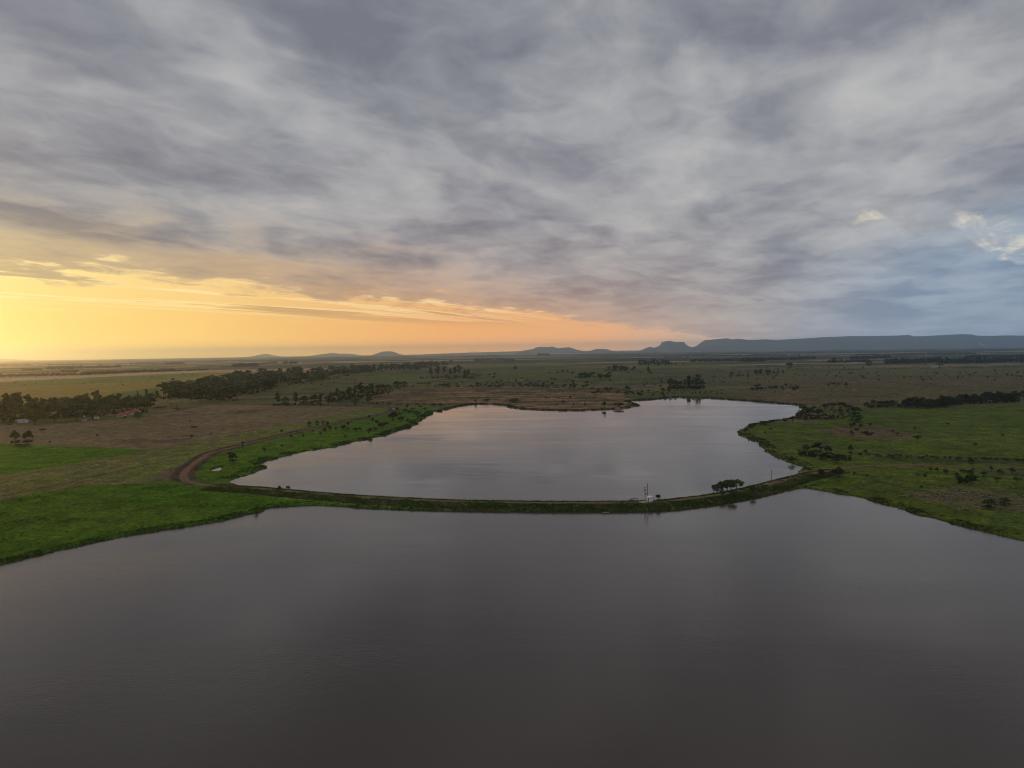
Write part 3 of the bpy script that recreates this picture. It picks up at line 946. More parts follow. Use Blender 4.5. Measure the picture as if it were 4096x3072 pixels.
def palm(seed, skirt=False):
    rs = random.Random(seed)
    V, F = [], []
    limb(V, F, (0, 0, -0.03), (0.02, 0, 0.4), 0.028, 0.022)
    limb(V, F, (0.02, 0, 0.4), (0.03, 0.0, 0.80), 0.022, 0.020)
    CV, CF = [], []
    fr = [(rs.uniform(0, 6.28), rs.uniform(0.1, 1.2), rs.uniform(0.20, 0.28), 0.80) for _ in range(22)]
    if skirt:
        fr += [(rs.uniform(0, 6.28), rs.uniform(-1.3, -0.7), rs.uniform(0.18, 0.30), rs.uniform(0.45, 0.75)) for _ in range(26)]
    for a, e, ln, z0 in fr:
        p = Vector((0.03, 0, z0))
        d_ = Vector((math.cos(a) * math.cos(e), math.sin(a) * math.cos(e), math.sin(e)))
        side = Vector((-math.sin(a), math.cos(a), 0))
        i = len(CV)
        for k in range(5):
            w = 0.032 * (0.35 + math.sin(math.pi * min(1, (k + 0.6) / 4.6)))
            CV += [tuple(p - side * w + Vector((0, 0, -w * 0.7))), tuple(p), tuple(p + side * w + Vector((0, 0, -w * 0.7)))]
            p = p + d_ * ln / 4
            d_ = (d_ + Vector((0, 0, -0.30))).normalized()
        for k in range(4):
            j = i + k * 3
            CF += [(j, j + 1, j + 4, j + 3), (j + 1, j + 2, j + 5, j + 4)]
    proto('palm_skirt' if skirt else 'palm', (V, F), (CV, CF), 'frond')


def bush(seed, kind='bush', mat='leaf_dark', per=300, wide=0.55):
    rs = random.Random(seed)
    V, F = [], []
    for k in range(4):
        a = 1.6 * k
        limb(V, F, (0, 0, -0.05), (math.cos(a) * 0.25, math.sin(a) * 0.25, 0.5), 0.03, 0.012, 4)
    cl = []
    for k in range(8):
        a, d_ = rs.uniform(0, 6.28), wide * math.sqrt(rs.random()) * 0.75
        cl.append(((math.cos(a) * d_, math.sin(a) * d_, 0.22 + 0.42 * (1 - (d_ / wide) ** 2) * rs.uniform(0.6, 1.15)), (0.24, 0.24, 0.26)))
    proto(kind, (V, F), leaf_cloud(cl, per, 0.10), mat)


for s_ in (1, 2, 3, 4):
    tall_tree(s_)
    round_tree(10 + s_)
    bush(30 + s_)
for s_ in (1, 2, 3):
    umbrella_tree(20 + s_)
    bush(40 + s_, 'pale_bush', 'leaf_pale', 170)
    palm(60 + s_)
    bush(50 + s_, 'plume_bush', 'plume', 90, 0.5)
for s_ in (1, 2):
    cypress_tree(70 + s_)
palm(66, True)
round_tree(95, 'dam_tree', 0.50, 0.30, 'leaf_fresh', 900)
round_tree(96, 'dam_tree', 0.46, 0.26, 'leaf_fresh', 900)
round_tree(90, 'shrub_tree', 0.42, 0.08, 'leaf_dark', 560)
round_tree(91, 'shrub_tree', 0.38, 0.10, 'leaf_dark', 560)

NAMES = {'tall': 'eucalyptus_tree', 'round': 'broadleaf_tree', 'umbrella': 'spreading_tree', 'dam_tree': 'spreading_tree', 'cypress': 'cypress_tree', 'palm': 'palm_tree', 'palm_skirt': 'palm_tree',
         'bush': 'bush', 'pale_bush': 'bush', 'plume_bush': 'pale_shrub', 'shrub_tree': 'small_tree'}
CATS = {'bush': 'bush', 'pale_bush': 'bush', 'plume_bush': 'shrub', 'palm': 'palm tree', 'palm_skirt': 'palm tree'}
PEND = []       # everything that grows, placed together at the end


def grow(kind, px, py, h, label, w=None, group=None, z=None):
    """plant one: photo pixel of its foot, its height (and width) in photo pixels"""
    x, y = at(px, py, 1.3 if z is None else z)
    if kind in ('bush', 'pale_bush', 'shrub_tree'):
        h, w = h * 1.35, (w * 1.08 if w else None)
    PEND.append((kind, x, y, metres(h, x, y), metres(w, x, y) if w else None, label, group, h))


def scatter(kinds, poly, n, h, label, group, wr=(0.85, 1.25), front=0.0):
    """plant n inside a photo polygon, heights h metres"""
    P = np.array(poly, float)
    rs = random.Random(len(PEND) * 7 + n)
    k = 0
    while k < n:
        x, y = rs.uniform(P[:, 0].min(), P[:, 0].max()), rs.uniform(P[:, 1].min(), P[:, 1].max())
        ins = False
        for i in range(len(P)):
            (ax, ay), (bx, by) = P[i], P[(i + 1) % len(P)]
            if (ay > y) != (by > y) and x < (bx - ax) * (y - ay) / (by - ay + 1e-12) + ax:
                ins = not ins
        if not ins:
            continue
        k += 1
        wx, wy = at(x, y, 1.3)
        kind = rs.choice(kinds)
        hh = rs.uniform(*h)
        depth = Vector((wx, wy, -CAM_H)).dot(_f)
        lb = label(kind, x, y) if callable(label) else label
        PEND.append((kind, wx, wy, hh, -rs.uniform(*wr), lb, group + ', ' + lb.split(' of the long')[0].split(' in the ')[-1] if callable(label) else group, hh * F_PX / depth))


def settle():
    X, Y = np.array([p[1] for p in PEND]), np.array([p[2] for p in PEND])
    Z, _ = terrain(X, Y)
    for k in np.nonzero(Z < 0.2)[0]:                # nothing takes root in the water: step to the nearest bank
        best = None
        for r_ in (3, 6, 9, 13, 18, 25):
            a_ = np.linspace(0, 2 * math.pi, 16, endpoint=False)
            z_, _ = terrain(X[k] + r_ * np.cos(a_), Y[k] + r_ * np.sin(a_))
            if z_.max() > 0.35:
                j = int(z_.argmax())
                X[k], Y[k], Z[k] = X[k] + r_ * math.cos(a_[j]), Y[k] + r_ * math.sin(a_[j]), z_[j]
                break
    for k, (kind, x, y, h, w, label, group, hpx) in enumerate(PEND):
        x, y = float(X[k]), float(Y[k])
        rs = random.Random(k * 31 + 7)
        tr, cr, jo, pw = PROTO[kind][rs.randrange(len(PROTO[kind]))]
        wx = h * (1.0 if w is None else -w) if (w is None or w < 0) else w / pw
        name = NAMES[kind]
        parts = hpx > 34 and name not in ('bush', 'pale_shrub')
        o = bpy.data.objects.new(name, None if parts else jo)
        link(o)
        o.location = (x, y, float(Z[k]) - 0.03 * h)
        o.rotation_euler = (0, 0, rs.uniform(0, 6.28))
        o.scale = (wx, wx, h)
        if parts:
            for nm, me in (('trunk', tr), ('crown', cr)):
                link(bpy.data.objects.new(nm, me), o)
        tag(o, label, CATS.get(kind, 'tree'), group)

# ------------------------------------------------------------------ planting plan
# farm grove at the left edge
T = 'grove around the farm'
grow('umbrella', 140, 1698, 62, 'wide spreading tree right of the white farmhouse, in front of the grove', 92)
grow('umbrella', 218, 1691, 78, 'largest spreading tree in the grove, between farmhouse and water tank', 105)
grow('umbrella', 305, 1685, 76, 'spreading tree just left of the water tank stand', 105)
grow('umbrella', 372, 1678, 66, 'spreading tree behind the small white shed', 85)
grow('umbrella', 432, 1664, 52, 'low spreading tree left of the red roofs', 62)
grow('round', 18, 1692, 84, 'dense dark tree left of the white farmhouse', 92)
grow('round', -35, 1696, 88, 'dense dark tree cut off by the left edge of the picture', 95)
grow('shrub_tree', 41, 1704, 22, 'small tree in front of the white farmhouse', 24)
for x, y, h, k in ((82, 1668, 106, 'tall'), (30, 1664, 96, 'tall'), (118, 1664, 92, 'tall'), (60, 1672, 80, 'round'), (150, 1662, 76, 'tall'), (-20, 1664, 92, 'tall'),
                   (215, 1640, 58, 'round'), (262, 1640, 60, 'round'), (310, 1636, 62, 'round'), (352, 1650, 82, 'tall'), (393, 1644, 86, 'tall'), (432, 1642, 70, 'round'),
                   (474, 1640, 70, 'tall'), (505, 1640, 58, 'round'), (520, 1640, 62, 'tall'), (548, 1638, 66, 'round'), (576, 1636, 60, 'round'), (602, 1632, 52, 'round'),
                   (455, 1648, 56, 'round'), (335, 1664, 60, 'round'), (255, 1672, 66, 'round'), (180, 1668, 62, 'round'), (105, 1680, 64, 'round'),
                   (-60, 1670, 80, 'round'), (2, 1676, 74, 'round'), (45, 1660, 84, 'round'), (132, 1672, 78, 'round'), (168, 1655, 66, 'tall'), (196, 1660, 60, 'round'), (236, 1656, 66, 'round'),
                   (285, 1660, 64, 'round'), (322, 1652, 66, 'round'), (375, 1655, 68, 'round'), (410, 1652, 66, 'round'), (450, 1636, 60, 'tall'), (490, 1646, 54, 'round'), (532, 1644, 52, 'round'), (562, 1640, 50, 'round'), (590, 1638, 48, 'round')):
    grow(k, x, y, h, '%s in the %s of the dense dark farm grove' % ('tall ragged tree' if k == 'tall' else 'rounded tree', 'left part, behind the farmhouse,' if x < 160 else 'middle, around the tank,' if x < 400 else 'right end, behind the roofs,'), h * (0.95 if k == 'round' else 0.62), T + (', left' if x < 160 else ', middle' if x < 400 else ', right') + ', ' + k)
grow('round', 553, 1674, 31, 'small round tree standing free right of the red roofs', 42)
grow('bush', 501, 1677, 14, 'round bush in front of the red roofs', 17)
grow('cypress', 551, 1600, 40, 'dark pointed tree rising behind the right end of the grove', 20)
grow('tall', 586, 1606, 54, 'slim tall tree in the gap between grove and long wood', 22)
grow('round', 604, 1606, 40, 'rounded tree beside the slim tall one in the gap before the long wood', 36)
grow('tall', 632, 1604, 44, 'first free-standing tree of the long wood beside the gap', 28)
grow('shrub_tree', 62, 1782, 53, 'left tree of the leafy pair on the edge of the bright green field', 39)
grow('shrub_tree', 113, 1779, 50, 'right tree of the leafy pair on the edge of the bright green field', 46)
grow('bush', 87, 1784, 10, 'low undergrowth between the leafy pair of trees', 60)
grow('umbrella', 172, 1728, 15, 'low flat-topped tree above the leafy pair, in the brown field', 34)
grow('bush', 198, 1774, 11, 'small bush at the upper edge of the bright green field', 14)
grow('pale_bush', 389, 1748, 11, 'lone small bush in the middle of the brown field', 17)
grow('palm', 686, 1635, 24, 'slim palm with a clear stem at the right of the grove')
grow('palm', 707, 1637, 21, 'palm with shrubs at its foot, right of the slim palm')
grow('bush', 712, 1639, 9, 'dark shrub at the foot of a palm in the brown field', 26)
grow('palm', 762, 1629, 16, 'left of two close palms by the dark edge of the brown field')
grow('palm', 769, 1623, 16, 'right of two close palms by the dark edge of the brown field')
for x in (620, 630, 640, 650, 660):
    grow('bush', x, 1637 - (x - 620) * 0.06, 9, 'low hedge bush on the pasture right of the grove', 15, 'hedge right of the grove')
grow('bush', 759, 1690, 9, 'small dark bush near the top of the brown field', 8)
grow('bush', 767, 1753, 15, 'dark upright bush low in the brown field', 13)
grow('pale_bush', 843, 1737, 6, 'low pale bush in the brown field above the road', 14)
grow('bush', 778, 1710, 6, 'flat dark bush patch in the middle of the brown field', 34)

# the long wood
def wood_label(kind, x, y):
    part = 'wide near end' if x < 860 else 'middle' if x < 1150 else 'narrowing right half' if x < 1480 else 'thin far tail'
    return '%s in the %s of the long dark wood at left' % ('tall ragged eucalyptus' if kind == 'tall' else 'rounded broadleaf tree', part)


W = [(640, 1595), (700, 1600), (808, 1596), (902, 1600), (1000, 1582), (1105, 1552), (1152, 1542), (1300, 1532), (1400, 1500), (1555, 1488), (1700, 1482), (1780, 1459),
     (1830, 1448), (1780, 1446), (1600, 1462), (1400, 1474), (1200, 1488), (1000, 1502), (900, 1515), (772, 1548), (650, 1562)]
scatter(['tall', 'tall', 'tall', 'round'], W, 210, (20, 31), wood_label, 'trees of the long wood', (1.6, 2.5))
scatter(['tall'], [(1400, 1500), (1555, 1488), (1700, 1483), (1800, 1456), (1600, 1468), (1400, 1482)], 50, (21, 29), wood_label, 'trees of the long wood', (1.6, 2.5))
# the row along the top of the brown field
for x, y, h in ((1112, 1621, 56), (1141, 1623, 44), (1181, 1621, 58), (1217, 1623, 46), (1257, 1621, 50), (1282, 1623, 52), (1312, 1616, 40)):
    grow('tall' if h > 50 else 'round', x, y, h, 'tree in the row along the upper edge of the brown field', None, 'row of trees above the brown field')
for x, y, h in ((1330, 1604, 40), (1350, 1598, 48), (1372, 1600, 44), (1395, 1596, 52), (1420, 1592, 54), (1445, 1590, 62), (1470, 1580, 44), (1492, 1586, 56), (1515, 1572, 42), (1533, 1570, 40),
                (1555, 1566, 36), (1408, 1606, 40), (1362, 1610, 34)):
    grow('round' if h < 45 else 'tall', x, y, h, 'tree in the dark copse between brown field and rust-coloured grass', None, 'copse beside the rust-coloured grass')
grow('round', 1590, 1553, 35, 'left of two dense round trees standing clear of the copse', 42)
grow('round', 1617, 1551, 32, 'right of two dense round trees standing clear of the copse', 34)
grow('umbrella', 1422, 1623, 37, 'broad domed tree by the upper corner of the brown field', 68)
grow('tall', 1477, 1620, 52, 'slender tree right of the broad domed tree')
for x, y, h in ((1724, 1506, 40), (1750, 1504, 44), (1776, 1501, 40), (1800, 1503, 32), (1820, 1500, 36), (1836, 1501, 44), (1858, 1507, 30), (1874, 1507, 32)):
    grow('tall', x, y, h, 'tree in the clump right of the long wood\'s end', None, 'clump beyond the rust-coloured grass')
grow('round', 2062, 1478, 18, 'lone tree on the open pasture behind the upper lake')
for x0, x1, y, h, n, nm in ((1899, 1940, 1446, 15, 5, 'leftmost'), (1944, 1972, 1443, 12, 4, 'second'), (1980, 2015, 1442, 10, 4, 'third'), (2018, 2058, 1445, 11, 5, 'rightmost')):
    for k in range(n):
        grow('round', x0 + (x1 - x0) * (k + 0.5) / n, y, h, 'tree in the %s grove of the distant row near the smoke' % nm, 14, 'distant groves near the smoke, ' + nm)
for k in range(6):
    grow('tall', 2154 + k * 8, 1427, 15, 'tree of the small tall grove on the skyline below the orange hills', 12, 'grove below the orange hills')
# mid plain behind the upper lake
for k in range(11):
    grow('tall', 2560 + k * 11.5, 1467 - (k % 3), 33 - (k % 4) * 2.5, 'tree in the tall dark grove standing left of the flat-topped mountain\'s foot', 24, 'tall dark grove on the plain')
for x, h in ((2686, 14), (2703, 13), (2722, 8)):
    grow('round', x, 1461, h, 'small tree trailing off right of the tall dark grove', None, 'small trees right of the tall grove')
grow('tall', 2594, 1494, 29, 'single upright tree in front of the tall dark grove', 20)
for x, y, h, k in ((2680, 1553, 46, 'tall'), (2700, 1554, 40, 'round'), (2722, 1554, 36, 'round'), (2751, 1555, 56, 'tall'), (2768, 1555, 44, 'round'), (2787, 1555, 62, 'tall'), (2805, 1556, 42, 'round'), (2738, 1556, 40, 'round')):
    grow(k, x, y, h, 'tree in the grove on the far bank of the upper lake', None, 'grove on the far bank')
for (x0, x1, y0, y1, n, h, nm) in ((2422, 2541, 1478, 1484, 12, 17, 'dark thicket left of the tall dark grove'), (2302, 2440, 1503, 1515, 15, 18, 'dark thicket on the green plain behind the lake'),
                                   (2198, 2295, 1488, 1496, 7, 11, 'low scrub on the green plain, left of the thickets')):
    for k in range(n):
        rs = random.Random(k + x0)
        grow('shrub_tree' if k % 2 else 'bush', rs.uniform(x0, x1), rs.uniform(y0, y1), h * rs.uniform(0.6, 1.1), 'bush in the ' + nm, None, nm)
rs = random.Random(77)
for k in range(22):
    grow('palm', rs.uniform(2440, 2612), rs.uniform(1518, 1550), rs.uniform(10, 17), 'small palm among those dotted over the green plain behind the spit', None, 'palms behind the spit')
for (x0, x1, y0, y1, n, h, nm) in (
        (1667, 1720, 1534, 1540, 5, 9, 'bush in the short row below the end of the long wood'),
        (1750, 1925, 1540, 1548, 15, 11, 'bush along the upper rim of the rust-coloured grass'),
        (1942, 2100, 1528, 1548, 16, 10, 'bush in the loose scrub above the rust-coloured grass'),
        (2100, 2360, 1532, 1552, 26, 12, 'bush in the thick scrub belt right of the rust-coloured grass'),
        (2350, 2530, 1556, 1582, 18, 13, 'bush in the scrub between rust-coloured grass and far bank'),
        (2520, 2680, 1562, 1592, 14, 12, 'bush on the far bank of the upper lake near the pool'),
        (1770, 1885, 1508, 1520, 9, 12, 'bush at the foot of the clump past the long wood'),
        (1890, 2000, 1500, 1512, 8, 9, 'bush trailing right from the clump past the long wood'),
        (3020, 3092, 1492, 1502, 12, 13, 'bush in the thicket beside the three cypresses'),
        (2930, 3000, 1503, 1510, 6, 9, 'bush left of the cypress thicket'),
        (3005, 3190, 1544, 1563, 18, 13, 'bush in the scrub across the brown grassland'),
        (3276, 3385, 1538, 1546, 8, 10, 'bush in the right part of the brown grassland')):
    rs = random.Random(x0 + y0)
    for k in range(n):
        grow('bush', rs.uniform(x0, x1), rs.uniform(y0, y1), h * rs.uniform(0.55, 1.15), nm, h * rs.uniform(0.9, 1.9), nm.replace('bush', 'bushes', 1))
grow('shrub_tree', 2926, 1508, 16, 'dark round bush on the grassland left of the cypress thicket', 22)
grow('cypress', 3111, 1494, 25, 'middle and tallest of the three pointed cypresses', 10)
grow('cypress', 3132, 1494, 20, 'right one of the three pointed cypresses', 11)
grow('cypress', 3096, 1495, 20, 'left one of the three pointed cypresses', 13)
grow('round', 3157, 1475, 32, 'big lone round tree above the three cypresses', 33)
grow('round', 3341, 1451, 24, 'wide dome-shaped tree clump below the long plateau', 54)
grow('round', 3476, 1466, 27, 'ragged tree standing free at the edge of the far dark wood', 30)
grow('round', 3759, 1467, 34, 'big round tree beside the long white building', 32)
# rust-coloured grass and its shore
for x, y, h, w, t in ((2418, 1630, 22, 26, 'round bush on the rust-coloured bank at the water'), (2476, 1627, 17, 46, 'wide bush on the spit near its tip'), (2339, 1624, 12, 14, 'small bush on the rust-coloured bank'),
                      (2295, 1622, 10, 12, 'smaller bush left on the rust-coloured bank'), (2255, 1611, 9, 20, 'low bush in the rust-coloured grass'), (2225, 1624, 9, 16, 'shore bush on the rust-coloured bank, leftmost'),
                      (2281, 1596, 12, 14, 'upright bush amid the rust-coloured grass'), (2185, 1596, 7, 18, 'flat bush amid the rust-coloured grass'), (2055, 1609, 16, 48, 'long low bush above the far shore'),
                      (1946, 1606, 11, 32, 'flat-topped bush above the far corner of the lake'), (1903, 1611, 13, 20, 'pale bush above the far corner of the lake'), (2508, 1592, 8, 6, 'tiny dark bush at the neck of the spit')):
    grow('bush' if 'pale' not in t else 'pale_bush', x, y, h, t, w)
# bank between the road and the upper lake
B = 'bushes on the bank between road and lake'
for x, y, h, w in ((1735, 1627, 13, 26), (1762, 1626, 12, 24), (1683, 1633, 12, 20), (1629, 1634, 15, 18), (1668, 1664, 20, 34), (1617, 1650, 16, 30), (1640, 1655, 15, 26), (1573, 1683, 34, 60), (1603, 1687, 22, 34),
                   (1632, 1692, 18, 28), (1530, 1714, 26, 36), (1508, 1697, 16, 22), (1476, 1734, 24, 30), (1422, 1725, 15, 24), (1440, 1723, 13, 18), (1490, 1687, 16, 20), (1478, 1674, 15, 16), (1548, 1700, 12, 18), (1498, 1722, 12, 20),
                   (1652, 1640, 10, 20), (1600, 1664, 14, 30), (1700, 1640, 10, 24), (1586, 1644, 10, 16), (1388, 1723, 16, 20), (1373, 1722, 22, 26), (1392, 1705, 18, 14), (1344, 1723, 16, 12), (1320, 1725, 21, 20), (1300, 1728, 15, 22),
                   (1282, 1742, 15, 18), (1251, 1728, 10, 9), (1212, 1749, 12, 12), (1165, 1755, 16, 12), (1188, 1734, 8, 7), (1317, 1749, 6, 6), (1129, 1789, 11, 14), (1425, 1726, 14, 16)):
    grow('bush' if (x + y) % 3 else 'pale_bush', x, y, h, 'bush on the green bank between the road and the upper lake', w, B)
grow('pale_bush', 1382, 1750, 10, 'pale wispy bush low on the green bank by the lake', 26)
grow('pale_bush', 1059, 1806, 19, 'pale round bush on the green bank right of the palm', 22)
for x, y, h, t in ((1237, 1712, 21, 'leftmost'), (1269, 1706, 19, 'second'), (1292, 1702, 17, 'third'), (1311, 1708, 19, 'rightmost')):
    grow('shrub_tree', x, y, h, '%s of four small trees lining the road bend-free stretch' % t if False else '%s of the four small trees beside the straight of the dirt road' % t, 19)
grow('round', 1126, 1730, 14, 'lollipop-shaped little tree left of the road, on the olive strip', 12)
grow('palm_skirt', 971, 1794, 31, 'shaggy palm with hanging dead fronds beside the road')
grow('umbrella', 918, 1823, 17, 'flat dark tree on the green bank, behind the larger one', 37)
grow('shrub_tree', 932, 1851, 33, 'largest tree on the green bank, above the small pond', 39)
grow('bush', 1119, 1964, 18, 'left of two bushes on the lake side of the dam road', 20, z=2.2)
grow('bush', 1152, 1959, 15, 'right of two bushes on the lake side of the dam road', 18, z=2.2)
grow('bush', 1029, 2034, 13, 'thin shrub on the little point of the lower lake', 8)
grow('bush', 1046, 2048, 12, 'round bush at the tip of the little point in the lower lake', 26)
grow('bush', 266, 2130, 8, 'small bush in the lower green meadow', 14)
grow('bush', 82, 2004, 8, 'dark tuft at the upper left of the green meadow', 24)
# the dam
for x, y, h, w, t in ((2870, 1966, 44, 65, 'leftmost'), (2889, 1963, 52, 62, 'second'), (2909, 1960, 56, 60, 'middle'), (2924, 1955, 52, 57, 'fourth'), (2947, 1949, 48, 77, 'rightmost')):
    grow('dam_tree', x, y, h, '%s of the five spreading trees on the dam' % t, w * 0.85, z=1.9)
grow('bush', 2889, 1988, 17, 'bush on the near slope of the dam, below the spreading trees', 24, z=1.6)
grow('bush', 2930, 1988, 27, 'largest bush on the near slope of the dam, below the spreading trees', 36, z=1.5)
grow('bush', 3011, 1967, 23, 'dark bush at the road edge right of the spreading trees', 26, z=2.1)
grow('bush', 2835, 1968, 9, 'tiny bush standing clear left of the spreading trees', 7, z=1.6)
grow('bush', 2632, 2003, 22, 'round shrub right of the white pump house', 24, z=2.3)
grow('bush', 2525, 2003, 8, 'weeds growing under the black pipes', 26, z=2.2)
grow('bush', 2998, 1936, 6, 'small bush on the far dam edge past the spreading trees', 9, z=2.2)
# east bank
for x, y, h, w in ((3205, 1675, 30, 42), (3240, 1672, 36, 46), (3275, 1671, 32, 44), (3222, 1682, 17, 28), (3300, 1676, 20, 36), (3328, 1677, 14, 30)):
    grow('shrub_tree', x, y, h, 'tree in the dark clump on the eastern shore of the upper lake', w, 'clump on the eastern shore')
grow('palm_skirt', 3171, 1689, 28, 'shaggy palm at the water, left of the dark eastern clump')
grow('bush', 3059, 1697, 15, 'wide bush on the shore of the green headland', 46)
grow('bush', 3139, 1689, 11, 'low bush between headland bush and shaggy shore palm', 26)
grow('bush', 3082, 1719, 9, 'small bush in the green of the headland', 13)
grow('pale_bush', 3060, 1735, 9, 'pale bush near the tip of the headland', 14)
for x, y, h, w in ((3300, 1634, 20, 36), (3330, 1632, 22, 38), (3362, 1632, 22, 44), (3392, 1636, 18, 40), (3255, 1636, 11, 24), (3280, 1650, 12, 30), (3360, 1652, 14, 34)):
    grow('bush', x, y, h, 'bush in the belt at the corner of the upper lake', w, 'belt at the lake corner')
grow('shrub_tree', 3418, 1662, 30, 'dark tree right of the eastern clump, upper of two', 64)
grow('shrub_tree', 3424, 1685, 22, 'dark tree right of the eastern clump, lower of two', 62)
rs = random.Random(3)
for x0, x1, y0, y1, n, h, t in ((3463, 3600, 1632, 1630, 10, 24, 'left'), (3610, 3700, 1632, 1632, 9, 34, 'middle'), (3700, 3830, 1636, 1622, 15, 36, 'middle'), (3815, 4070, 1618, 1610, 24, 34, 'right'), (3960, 4150, 1598, 1590, 14, 26, 'right')):
    for k in range(n):
        f = (k + rs.random()) / n
        grow('shrub_tree', x0 + (x1 - x0) * f, y0 + (y1 - y0) * f - rs.uniform(0, 7), h * rs.uniform(0.45, 1.1), 'tree in the %s part of the dark belt above the eastern green meadow' % t, h * rs.uniform(0.9, 1.3), 'dark belt above the eastern meadow, ' + t)
for k in range(14):
    grow('bush', rs.uniform(3395, 3500), rs.uniform(1704, 1746), rs.uniform(8, 15), 'small bush on the bare patch of the eastern meadow', None, 'bushes on the bare patch')
for x, y, h, w, t in ((3568, 1728, 10, 12, 'upper bush right of the bare patch'), (3590, 1742, 11, 14, 'lower bush right of the bare patch'), (3670, 1758, 16, 32, 'wide bush below the bare patch'), (3658, 1718, 11, 12, 'lone bush in the eastern meadow'),
                      (3900, 1785, 12, 18, 'small bush in the right of the eastern meadow'), (3790, 1700, 8, 14, 'tiny bush in the upper eastern meadow'), (4010, 1745, 9, 14, 'tiny bush near the right edge of the eastern meadow')):
    grow('bush', x, y, h, t, w)
for x, y, h, w in ((3225, 1818, 36, 34), (3268, 1818, 42, 52), (3312, 1824, 36, 40), (3345, 1850, 30, 46), (3243, 1829, 22, 26), (3290, 1842, 24, 40), (3205, 1826, 18, 22), (3372, 1840, 20, 36)):
    grow('shrub_tree', x, y, h, 'tree in the dark thicket above the east end of the dam', w, 'thicket at the east end of the dam')
grow('shrub_tree', 3402, 1822, 38, 'slim dark tree at the right end of the dam thicket', 22)
grow('bush', 3168, 1846, 21, 'bush leaning over the water near the east end of the dam', 38)
grow('bush', 3286, 1911, 34, 'upright bush at the fork of the road east of the dam', 38)
grow('bush', 3354, 1908, 33, 'wide bush right of the road fork east of the dam', 74)
grow('bush', 3416, 1899, 9, 'low bush trailing right of the wide one at the road fork', 24)
for k in range(30):
    f = (k + rs.random()) / 30
    grow('bush', 3470 + 640 * f, 1824 + 20 * f + rs.uniform(-3, 3), rs.uniform(6, 11), 'low bush in the ditch line above the eastern field road', rs.uniform(14, 26), 'ditch line above the field road')
grow('shrub_tree', 3884, 1860, 23, 'dark bush rising beside the eastern field road', 27)
for x, y, h, w in ((3836, 1926, 20, 30), (3862, 1938, 24, 32), (3896, 1920, 20, 30), (3850, 1893, 17, 26), (3826, 1906, 15, 24), (3884, 1898, 17, 26)):
    grow('bush', x, y, h, 'tall bush in the dark cluster below the eastern field road', w, 'dark cluster below the field road')
for x, y, h, w in ((3747, 1889, 20, 18), (3783, 1899, 22, 22), (3722, 1886, 16, 16), (3965, 1886, 18, 20), (3935, 1905, 18, 26), (4000, 1900, 20, 30), (4050, 1895, 22, 30), (3990, 1925, 18, 30), (4070, 1930, 20, 34), (3700, 1906, 10, 26), (3670, 1904, 9, 30), (3468, 1906, 8, 14), (3440, 1826, 13, 22), (3462, 1815, 14, 20)):
    grow('bush', x, y, h, 'bush scattered over the rough green ground right of the lower lake', w, 'bushes on the rough ground at right')
grow('shrub_tree', 3957, 2036, 36, 'dark bush near the right edge, beyond the pale shrubs', 60)
grow('shrub_tree', 4018, 2020, 28, 'second dark bush near the right edge', 50)
grow('bush', 3684, 1954, 13, 'lone bush above the pale flowering shrubs', 15)
for x0, x1, y0, y1, n in ((3565, 3665, 1972, 1990, 20), (3680, 3815, 1982, 2018, 60), (3822, 3920, 1955, 1998, 44), (3735, 3800, 1908, 1918, 9), (3900, 3970, 1972, 1994, 12), (4040, 4096, 1976, 1994, 12), (3445, 3470, 1929, 1936, 6), (3830, 3905, 2036, 2044, 10)):
    for k in range(n):
        grow('plume_bush', rs.uniform(x0, x1), rs.uniform(y0, y1), rs.uniform(6, 10), 'pale feathery shrub on the right bank of the lower lake', rs.uniform(9, 14), 'pale feathery shrubs')
settle()

# ------------------------------------------------------------------ masses nobody could count
def tufts(name, X, Y, H, mat, blades=4, spread=0.35, lean=0.5, lift=0.0):
    """many small leaf sprays rising from the ground, one mesh"""
    X, Y, H = np.asarray(X), np.asarray(Y), np.asarray(H)
    Z, _ = terrain(X, Y)
    keep = Z > -0.05
    X, Y, Z, H = X[keep], Y[keep], Z[keep], H[keep]
    n = len(X)
    rg = np.random.default_rng(n)
    V = np.zeros((n, blades, 3, 3))
    a = rg.uniform(0, 2 * np.pi, (n, blades))
    w = H[:, None] * rg.uniform(0.22, 0.42, (n, blades))
    h = H[:, None] * rg.uniform(0.6, 1.15, (n, blades))
    ox, oy = rg.normal(scale=1, size=(n, blades)) * H[:, None] * spread, rg.normal(scale=1, size=(n, blades)) * H[:, None] * spread
    cx, cy = X[:, None] + ox, Y[:, None] + oy
    V[:, :, 0] = np.stack([cx - np.cos(a) * w, cy - np.sin(a) * w, Z[:, None] - 0.15 + 0 * w], -1)
    V[:, :, 1] = np.stack([cx + np.cos(a) * w, cy + np.sin(a) * w, Z[:, None] - 0.15 + 0 * w], -1)
    V[:, :, 2] = np.stack([cx + np.sin(a) * h * lean * rg.uniform(-1, 1, a.shape), cy + np.cos(a) * h * lean * rg.uniform(-1, 1, a.shape), Z[:, None] + h + lift], -1)
    me = bpy.data.meshes.new(name)
    me.vertices.add(n * blades * 3)
    me.vertices.foreach_set('co', V.ravel())
    me.loops.add(n * blades * 3)
    me.loops.foreach_set('vertex_index', np.arange(n * blades * 3))
    me.polygons.add(n * blades)
    me.polygons.foreach_set('loop_start', np.arange(0, n * blades * 3, 3))
    me.update(calc_edges=True)
    me.materials.append(MAT[mat])
    o = link(bpy.data.objects.new(name, me))
    return tag(o, kind='stuff')


